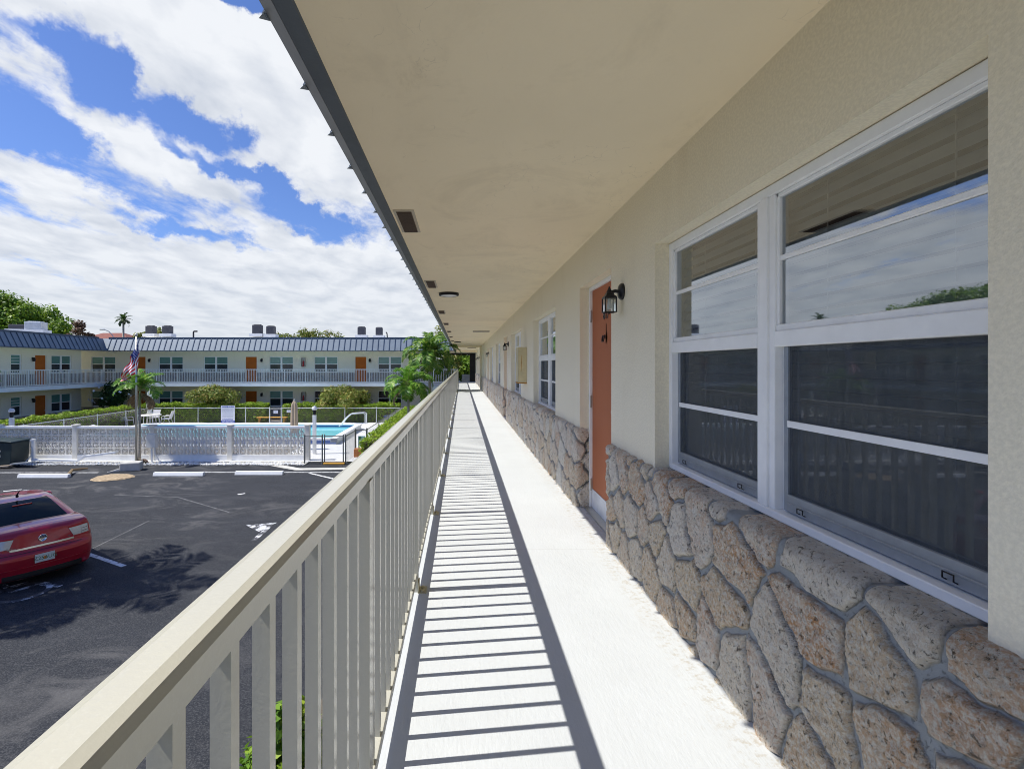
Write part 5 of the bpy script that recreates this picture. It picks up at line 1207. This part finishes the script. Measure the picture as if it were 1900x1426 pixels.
# dense greenery past the end of the walkway
for i, (x, y, h, r, mt, lb) in enumerate(((-3.2, 46.5, 4.2, 1.5, 'leaf_hedge', 'yellow-green shrub beyond the walkway end, leftmost of the row'), (-.9, 47.5, 4.0, 1.5, 'leaf_croton', 'mottled shrub beyond the walkway end behind the taller palm'), (.9, 47.0, 3.9, 1.6, 'leaf_tree', 'bright leafy shrub framed by the dark opening at the walkway end'), (2.9, 49, 4.6, 1.8, 'leaf_tree', 'dark leafy shrub at the right of the walkway end opening'), (-1.6, 53, 5.8, 1.5, 'leaf_croton', 'taller pale shrub standing farther behind the walkway end'), (1.4, 54, 6.2, 1.4, 'leaf_tree', 'taller leafy tree behind the walkway end opening'), (.2, 50.5, 4.8, 1.3, 'leaf_hedge', 'yellow-green tree between the two rows beyond the walkway end'))):
    tree('leafy_shrub', lb, 'shrub', (x, y, GZ), (h - 2.0 if y < 50 else h - .9), r, 2.3, 20, .7, 4500, .2, mt, 70 + i, 'greenery beyond the walkway end')
def hedge(label, x0, x1, y0, y1, z0, z1, n, size, seed, mat='leaf_hedge'):
    e = empty('hedge', ((x0 + x1) / 2, (y0 + y1) / 2, z0)); tag(e, label, 'hedge', 'clipped hedges'); g = np.random.default_rng(seed)
    hx_, hy_, hz_ = (x1 - x0) / 2, (y1 - y0) / 2, z1 - z0
    core = MB(); core.box(-hx_ + .12, hx_ - .12, -hy_ + .12, hy_ - .12, 0, hz_ - .12); core.build('dark_core', M['soil'], e)  # solid dark box filling the hedge behind its leaves
    areas = np.array([hx_ * 2 * hy_ * 2 * 1.3, hx_ * 2 * hz_, hx_ * 2 * hz_ * .4, hy_ * 2 * hz_, hy_ * 2 * hz_]); cnt = g.multinomial(n, areas / areas.sum()); P_ = []; N_ = []
    for f, k in enumerate(cnt):
        u = g.uniform(-1, 1, k); v = g.uniform(-1, 1, k); w = g.uniform(-.16, .04, k)
        if f == 0: x, y = u * hx_, v * hy_; bump = .05 * np.sin(x * 2.1 + 1) + .05 * np.sin(y * 2.7) + .03 * np.sin(x * 7 + y * 5); p = np.stack([x, y, hz_ + w + bump], 1); nn = [0, 0, 1]
        elif f in (1, 2): s = -1 if f == 1 else 1; p = np.stack([u * hx_, s * (hy_ + w), (v * .5 + .5) * hz_], 1); nn = [0, s, .2]
        else: s = -1 if f == 3 else 1; p = np.stack([s * (hx_ + w), u * hy_, (v * .5 + .5) * hz_], 1); nn = [s, 0, .2]
        P_.append(p); N_.append(np.tile(nn, (k, 1)))
    link('foliage', leaf_mesh('foliage', np.vstack(P_), np.vstack(N_), size, .6, seed=seed), M[mat], e); return e
hedge('clipped hedge behind the back pool fence, left of the gate', -22.9, W(497, 0, 38).x, 37.5, 38.5, Gz, -1.50, 16000, .11, 81)
hedge('clipped hedge behind the back pool fence, right of the gate', W(528, 0, 38).x, -4.6, 37.5, 38.5, Gz, -1.50, 12000, .11, 82)
hedge('long clipped hedge running along the left pool fence', -23.9, -22.8, 22.5, 37.4, Gz, -1.52, 14000, .11, 83)
hedge('long yellow-green hedge at the foot of the near building', -4.05, -3.0, 20.2, 37.0, Gz, -1.62, 16000, .10, 84)
tree('leafy_shrub', 'bright green bush just below the walkway edge, seen between the nearest pickets', 'shrub', (-1.42, 4.2, Gz), .35, .44, .62, 12, .20, 2000, .10, 'leaf_tree', 90, tr=.04)
tree('leafy_shrub', 'small green bush under the railing, lower than the bright one beside it', 'shrub', (-1.3, 3.3, Gz), .2, .36, .42, 9, .18, 1200, .10, 'leaf_tree', 91, tr=.04)

def frond(mb_leaf, mb_st, L_, elev, az, droop, nl, ll, base, seed, width=.035, stiff=.5):
    g = random.Random(seed); pts = []; d = Vector((math.cos(az) * math.cos(elev), math.sin(az) * math.cos(elev), math.sin(elev))); p = Vector(base); n = 14; el = elev
    side = Vector((-math.sin(az), math.cos(az), 0))
    for i in range(n + 1):
        pts.append(p.copy()); el -= droop * (i / n) ** 1.0 / n * 2; d = Vector((math.cos(az) * math.cos(el), math.sin(az) * math.cos(el), math.sin(el))); p = p + d * L_ / n
    mb_st.tube(pts, [.022 * (1 - i / (n + 1)) + .004 for i in range(n + 1)], 5, False)
    for k in range(nl):
        t = .14 + .86 * k / nl; f = t * n; i = min(int(f), n - 1); q = pts[i].lerp(pts[i + 1], f - i); tan = (pts[i + 1] - pts[i]).normalized(); up = side.cross(tan).normalized()
        if up.z < 0: up = -up
        lw = ll * (math.sin(math.pi * min(1, t * .85 + .12)) ** .6) * g.uniform(.85, 1.1)
        for s in (-1, 1):
            dr = (side * s * g.uniform(.75, 1.0) + tan * g.uniform(.35, .7) + up * g.uniform(-.05, .3)).normalized()
            m1 = q + dr * lw * .5; m2 = q + dr * lw * .9 + Vector((0, 0, -lw * g.uniform(.25, .55) * (1 - stiff))); wv = dr.cross(up).normalized() * width * .5
            mb_leaf.add([q - wv * .4, q + wv * .4, m1 + wv, m1 - wv, m2], [(0, 1, 2, 3), (3, 2, 4)])
def palm(label, base, crown_z, lean, L_, nf, mat, seed, tr=.09, dead=0, group=None, ll=.55, nl=34, width=.04, droop=1.5, elmin=-.3, cat='palm tree', shaft=.55, stiff=.5):
    e = empty('palm_tree', base); tag(e, label, cat, group); g = random.Random(seed); b = MB(); h = crown_z - base[2]; x, y = lean
    b.tube([(0, 0, 0), (x * .1, y * .1, h * .15), (x * .45, y * .45, h * .55), (x, y, h - shaft)], [tr * 1.7, tr * 1.15, tr, tr * .85], 12); b.build('trunk', M['palm_bark'], e, smooth=True)
    b = MB(); b.tube([(x, y, h - shaft), (x, y, h - shaft * .6), (x, y, h + .02)], [tr * .9, tr * 1.1, tr * .45], 12); b.build('crownshaft', M['crownshaft'], e, smooth=True)
    lf = MB(); st = MB()
    for k in range(nf):
        az = 2.399963 * k + g.uniform(-.2, .2); el = R(78) - (R(78) - elmin) * (k / nf) ** .8 + g.uniform(-.1, .1); frond(lf, st, L_ * g.uniform(.85, 1.1), el, az, droop * g.uniform(.8, 1.2), nl, ll, (x, y, h - .02), seed * 50 + k, width, stiff)
    lf.build('leaflets', M[mat], e); st.build('frond_stem', M['lip_green'], e)
    if dead:
        lf = MB(); st = MB()
        for k in range(dead): frond(lf, st, L_ * g.uniform(.6, .85), R(-25), g.uniform(0, 6.28) if dead > 3 else R(200) + k, 1.6, nl, ll * .7, (x, y, h - .15), seed * 70 + k, width, .1)
        lf.build('dead_frond', M['leaf_dead'], e); st.build('dead_stem', M['leaf_dead'], e)
    return e
palm('tall palm whose fronds brush the eave near the end of the railing', (W(796, 0, 27.3).x, 27.3, Gz), W(0, 654, 27.3).z, (.05, 0), 1.95, 28, 'leaf_palm', 3, .085, 1, None, .50, 40, .065, 2.1, R(-20), shaft=.7)
palm('shorter palm in front of the tall one, over the yellow-green hedge', (W(759, 0, 25.4).x, 25.4, Gz), W(0, 712, 25.4).z, (-.05, 0), 1.62, 20, 'leaf_palm_bright', 5, .065, 1, None, .46, 38, .06, 2.2, R(-20), shaft=.5)
palm('palm with bright top and brown hanging fronds behind the flagpole', (W(258.5, 0, 22.0).x, 22.0, GZ), W(0, 722, 22.0).z, (.02, 0), 1.28, 14, 'leaf_palm_bright', 9, .05, 6, None, .40, 32, .05, 1.7, R(18), shaft=.75)
# fan-headed palm on the horizon and the palm that shades the parking lot
palm('lone distant palm silhouetted above the far roof', (W(229, 0, 66).x, 66, GZ), W(0, 592, 66).z, (0, 0), 1.15, 18, 'leaf_dark', 13, .13, 0, None, .35, 14, .10, 1.2, R(-40), shaft=.3)
palm('tall palm standing in the parking lot left of the red car', (-12.9, 9.0, GZ), GZ + 7.4, (.3, .1), 2.5, 24, 'leaf_palm', 17, .14, 0, None, .7, 40, .06, 1.7, R(-25), shaft=.8)
palm('second tall palm at the far left of the parking lot', (-14.9, 7.4, GZ), GZ + 7.0, (.1, .2), 2.4, 20, 'leaf_palm', 18, .14, 0, None, .7, 34, .06, 1.7, R(-25), shaft=.8)
palm('palm frond cluster reaching in at the left picture edge', (-21.9, 22.9, GZ), W(0, 700, 23).z, (0, 0), 1.25, 12, 'leaf_palm', 19, .06, 4, None, .4, 24, .04, 1.8, R(-5), shaft=.6)
# ------------------------------------------------------------------ the red saloon car (x forward, y left, origin at the rear bumper on the ground)
def car_paint():
    t = NT('ruby_car_paint').set(rough=.28, metal=.35, spec=.5, coat=1.0); t.colr(t.mix(t.noise(3, 3), (.36, .003, .02), (.44, .005, .026))); t.b.inputs['Coat Roughness'].default_value = .04; return t.m
M['car_red'] = car_paint(); M['car_glass'] = simple('tinted_car_glass', (.004, .011, .012), .06, 0, .1, 3, spec=.12); M['tyre'] = simple('tyre_rubber', (.02, .02, .02), .85, 0, .1, 10); M['lamp_clear'] = simple('clear_tail_lamp', (.55, .56, .56), .18, .55, .08, 30); M['lamp_red'] = simple('red_tail_lamp', (.50, .01, .015), .2, 0, .1, 30); M['trim_black'] = simple('black_trim', (.01, .01, .011), .6, 0, .1, 5)
M['plate'] = simple('licence_plate_white', (.66, .70, .66), .5, 0, .04, 10); M['plate_green'] = simple('plate_green_print', (.04, .20, .10), .5); M['plate_orange'] = simple('plate_orange_print', (.75, .22, .03), .5)
CAR = empty('parked_car', (-8.0, 9.82, GZ), math.atan2(.57, -.82)); tag(CAR, 'glossy dark red saloon car seen from behind at the left edge', 'car')
def lerp_tab(x, tab):
    for (a, va), (b, vb) in zip(tab, tab[1:]):
        if x <= b: t = max(0, (x - a) / (b - a)); t = t * t * (3 - 2 * t) if False else t; return va + (vb - va) * t
    return tab[-1][1]
Ltot = 4.82
def hgt(x): return lerp_tab(x, [(0, 1.00), (.14, 1.04), (.6, 1.07), (1.2, 1.05), (3.2, 1.0), (3.6, .97), (4.2, .88), (4.6, .78), (4.82, .66)])
def wid(x): return lerp_tab(x, [(0, .80), (.15, .86), (.5, .90), (1.2, .915), (3.6, .915), (4.3, .88), (4.65, .80), (4.82, .70)])
def body_pt(a, b, c):                     # a 0..1 length, b -1..1 lateral, c 0..1 vertical, on a rounded box
    r = .16; q = Vector((a * 2 - 1, b, c * 2 - 1)); q2 = Vector(q)
    x = a * Ltot; h = hgt(x); w = wid(x); z0 = .20
    z = z0 + c * (h - z0)
    tum = 1 - .10 * max(0, (z - .62) / .45) ** 2 - .07 * max(0, (.42 - z) / .25)
    y = b * w * tum
    # crown of the decks
    z += (.035 if c > .99 else 0) * (1 - b * b) * c
    # rear face: bumper stands proud, trunk face leans forward
    rear = max(0, 1 - x / .35)
    off = 0.0 if z < .62 else min(1, (z - .62) / .08) * .07 + max(0, z - .70) * .26
    x += rear * off + rear * .13 * abs(b) ** 3.2
    front = max(0, (x - 4.3) / .52); x -= front * (.16 * abs(b) ** 3 + .10 * max(0, (z - .5)))
    return Vector((x, y, z))
b = MB(); na, nb_, nc = 64, 22, 16
def gridface(fn, n, m):
    vs = [fn(i / n, j / m) for i in range(n + 1) for j in range(m + 1)]; b.add(vs, [(i * (m + 1) + j, (i + 1) * (m + 1) + j, (i + 1) * (m + 1) + j + 1, i * (m + 1) + j + 1) for i in range(n) for j in range(m)])
gridface(lambda u, v: body_pt(u, 1 - 2 * v, 1), na, nb_); gridface(lambda u, v: body_pt(u, 2 * v - 1, 0), na, nb_)
gridface(lambda u, v: body_pt(u, 1, v), na, nc); gridface(lambda u, v: body_pt(u, -1, 1 - v), na, nc)
gridface(lambda u, v: body_pt(0, 1 - 2 * u, 1 - v), nb_, nc); gridface(lambda u, v: body_pt(1, 1 - 2 * u, v), nb_, nc)
body = b.build('body', M['car_red'], CAR, smooth=True)
bm = bmesh.new(); bm.from_mesh(body.data); bmesh.ops.remove_doubles(bm, verts=bm.verts, dist=.002); bmesh.ops.recalc_face_normals(bm, faces=bm.faces)
sharp = [e_ for e_ in bm.edges if len(e_.link_faces) == 2 and e_.calc_face_angle(0) > R(48)]
bmesh.ops.bevel(bm, geom=sharp, offset=.045, segments=4, affect='EDGES', profile=.55); bm.to_mesh(body.data); 
for p in body.data.polygons: p.use_smooth = True
bvh = BVHTree.FromBMesh(bm); 
def rear_pt(y, z, off=.004):
    h = bvh.ray_cast(Vector((-2, y, z)), Vector((1, 0, 0)))
    return Vector((h[0].x - off, y, z)) if h[0] else Vector((.3, y, z))
def rear_patch(name, fn, nu, nv, mat, th=.012, parent=None):
    m = MB(); vs = []
    for o_f in (th, -.02):
        for i in range(nu + 1):
            for j in range(nv + 1): y, z = fn(i / nu, j / nv); vs.append(rear_pt(y, z, o_f))
    k = (nu + 1) * (nv + 1); f = [(i * (nv + 1) + j, i * (nv + 1) + j + 1, (i + 1) * (nv + 1) + j + 1, (i + 1) * (nv + 1) + j) for i in range(nu) for j in range(nv)]
    ed = [(i * (nv + 1), (i + 1) * (nv + 1)) for i in range(nu)] + [(i * (nv + 1) + nv, (i + 1) * (nv + 1) + nv) for i in range(nu)] + [(j, j + 1) for j in range(nv)] + [(nu * (nv + 1) + j, nu * (nv + 1) + j + 1) for j in range(nv)]
    m.add(vs, f + [(a, c, c + k, a + k) for a, c in ed]); return m.build(name, mat, parent or CAR, smooth=False)
for s in (-1, 1):
    # inner trapezoid on the lid and outer lamp wrapping the corner
    rear_patch('tail_light', lambda u, v: (s * (.50 - .07 * v * (1 - u) + u * (.15)), .785 + .155 * v), 8, 6, M['lamp_clear'])
    lo = rear_patch('tail_light', lambda u, v: (s * (.655 + u * .135), .785 + .155 * v), 8, 6, M['lamp_clear'])
    for k in range(2): rear_patch('lamp_rib', lambda u, v: (s * (.67 + u * .10), .825 + .05 * k + .008 * v), 8, 1, M['trim_black'], .017, lo)
    rear_patch('lamp_band', lambda u, v: (s * (.43 + u * .36), .943 + .02 * v), 8, 1, M['lamp_red'], .013, lo)
rear_patch('chrome_strip', lambda u, v: (-.50 + 1.0 * u, .735 + .032 * v), 20, 2, M['chrome'], .024)
pc = rear_pt(0, .875, .008)
T = Matrix.Translation(pc) @ Matrix.Rotation(R(-90), 4, 'Y') @ Matrix.Rotation(0, 4, 'Z')
m = MB(); m.lathe([(.070, 0), (.072, .008), (.068, .014), (.056, .014), (.053, .006)], 28, T); em = m.build('emblem', M['chrome'], CAR, smooth=True)
m = MB(); m.lathe([(.053, .004), (.001, .005)], 24, T); m.build('emblem_centre', simple('slate_blue_enamel', (.10, .16, .22), .3), em)
m = MB()
for k in (-1, 0, 1): m.add([T @ Vector(q) for q in ((-.032, -.006 + k * .020 - .006, .008), (-.004, .008 + k * .020 - .006, .008), (.032, -.006 + k * .020, .008), (.032, .004 + k * .020, .008), (-.004, .018 + k * .020 - .006, .008), (-.032, .004 + k * .020 - .006, .008))], [(0, 1, 4, 5), (1, 2, 3, 4)])
m.build('emblem_wings', M['chrome'], em)
# rear face text: reading direction is towards -y (seen from behind)
def car_text(name, body_, size, y, z, mat, off=.006, th=.002):
    p = rear_pt(y, z, off); return text_obj(name, body_, size, mat, CAR, p, (R(90), 0, R(-90)), th)
car_text('model_lettering', 'MILAN', .045, .50, .79, M['chrome']); car_text('model_lettering', 'PREMIER', .035, .47, .765, M['chrome']); car_text('model_lettering', 'V6', .04, -.42, .80, M['chrome'])
pl = MB(); p0 = rear_pt(0, .52, .012); pl.box(p0.x - .008, p0.x, -.155, .155, .455, .61); pt_ = pl.build('licence_plate', M['plate'], CAR, bevel=.003)
text_obj('plate_number', 'Z25', .098, M['plate_green'], pt_, (p0.x - .0095, .093, .53), (R(90), 0, R(-90)), .001); text_obj('plate_number', '6UG', .098, M['plate_green'], pt_, (p0.x - .0095, -.093, .53), (R(90), 0, R(-90)), .001)
m = MB(); m.lathe([(.030, 0), (.030, .002), (.001, .002)], 16, Matrix.Translation((p0.x - .008, 0, .527)) @ Matrix.Rotation(R(-90), 4, 'Y')); m.build('plate_fruit', M['plate_orange'], pt_)
rear_patch('lower_valance', lambda u, v: (-.62 + 1.24 * u, .215 + .10 * v), 16, 3, M['trim_black'], .006)
rear_patch('bumper_crease', lambda u, v: (-.78 + 1.56 * u, .400 + .012 * v), 24, 1, M['car_red'], .012)
rear_patch('trunk_seam', lambda u, v: (-.64 + 1.28 * u, .668 + .008 * v), 20, 1, M['trim_black'], .003)
# greenhouse
def ghw(z): return lerp_tab(z, [(1.0, .82), (1.2, .73), (1.36, .63), (1.45, .50)])
rings = [(1.03, .58, 3.62), (1.12, .78, 3.40), (1.22, 1.06, 3.10), (1.31, 1.32, 2.86), (1.355, 1.52, 2.62), (1.38, 1.75, 2.40)]
def ring_pts(z, xr, xf, w):
    # rear centre -> rear corner (6 cols) -> side (8) -> front corner -> front centre, right half mirrored
    o = []
    for t in (0, .25, .5, .75, .9, 1.0): o.append((xr + .10 * t ** 3 * 1.2, w * .86 * t))
    o.append((xr + .20, w * .955)); o.append((xr + .36, w))
    mid = (xr + .36, xf - .42)
    for t in (.25, .5, .54, .8, 1.0): o.append((mid[0] + (mid[1] - mid[0]) * t, w))
    o.append((xf - .22, w * .96)); 
    for t in (1.0, .9, .6, .3, 0): o.append((xf - .14 * t ** 2, w * .88 * t))
    return o
G = []
for (z, xr, xf) in rings:
    h_ = ring_pts(z, xr, xf, ghw(z)); full = h_ + [(x, -y) for x, y in reversed(h_[1:-1])]; G.append([Vector((x, y, z + (.018 if z > 1.3 else 0) * (1 - abs(y)))) for x, y in full])
nr = len(G[0]); half = len(ring_pts(1, 0, 1, 1))
parts = {'roof': MB(), 'rear_window': MB(), 'side_window': MB(), 'windscreen': MB()}
def hidx(k): return k if k < half - 1 else nr - 1 - k
for i in range(len(G) - 1):
    for k in range(nr):
        k2 = (k + 1) % nr; hi = hidx(k) if k < half - 1 else (nr - 1 - k)
        if i < 4 and hi <= 3: t = 'rear_window'
        elif i < 4 and (7 <= hi <= 8 or 10 <= hi <= 11) and i < 3: t = 'side_window'
        elif i < 4 and hi >= 14: t = 'windscreen'
        else: t = 'roof'
        parts[t].quad(G[i][k], G[i][k2], G[i + 1][k2], G[i + 1][k])
parts['roof'].add(G[-1], [tuple(range(nr))])
for n_, m_ in parts.items():
    o = m_.build(n_, M['car_red'] if n_ == 'roof' else M['car_glass'], CAR, smooth=True)
    bm2 = bmesh.new(); bm2.from_mesh(o.data); bmesh.ops.remove_doubles(bm2, verts=bm2.verts, dist=.001); bmesh.ops.recalc_face_normals(bm2, faces=bm2.faces); bm2.to_mesh(o.data)
m = MB(); m.tube([(1.62, 0, 1.44), (1.66, 0, 1.47), (1.45, 0, 1.60)], [.03, .02, .004], 6); m.build('antenna', M['trim_black'], CAR)
m = MB(); m.box(1.30, 1.33, -.16, .16, 1.315, 1.335); m.build('brake_light', M['lamp_red'], CAR)
for y in (.9, -.9):
    m = MB(); m.lathe([(.001, -.02), (.05, -.05), (.09, -.02), (.095, .05), (.06, .09), (.001, .1)], 12, Matrix.Translation((3.2, y * 1.08, 1.05)) @ Matrix.Scale(1.0, 4)); m.build('wing_mirror', M['car_red'], CAR, smooth=True)
for x in (.98, 3.72):
    for s in (-1, 1):
        T = Matrix.Translation((x, s * .82, .32)) @ Matrix.Rotation(R(-90 * s), 4, 'X')
        m = MB(); m.lathe([(.20, -.10), (.30, -.11), (.322, -.08), (.322, .08), (.30, .11), (.215, .11), (.20, .09)], 28, T); w = m.build('wheel', M['tyre'], CAR, smooth=True)
        m = MB(); m.lathe([(.21, .09), (.20, .075), (.05, .07), (.04, .085), (.001, .085)], 28, T); m.build('rim', M['steel'], w)
        m = MB(); m.lathe([(.37, .085), (.37, .102), (.001, .102)], 28, T); m.build('arch_shade_disc', M['trim_black'], CAR)  # flat dark disc over the body, standing for the shaded wheel opening
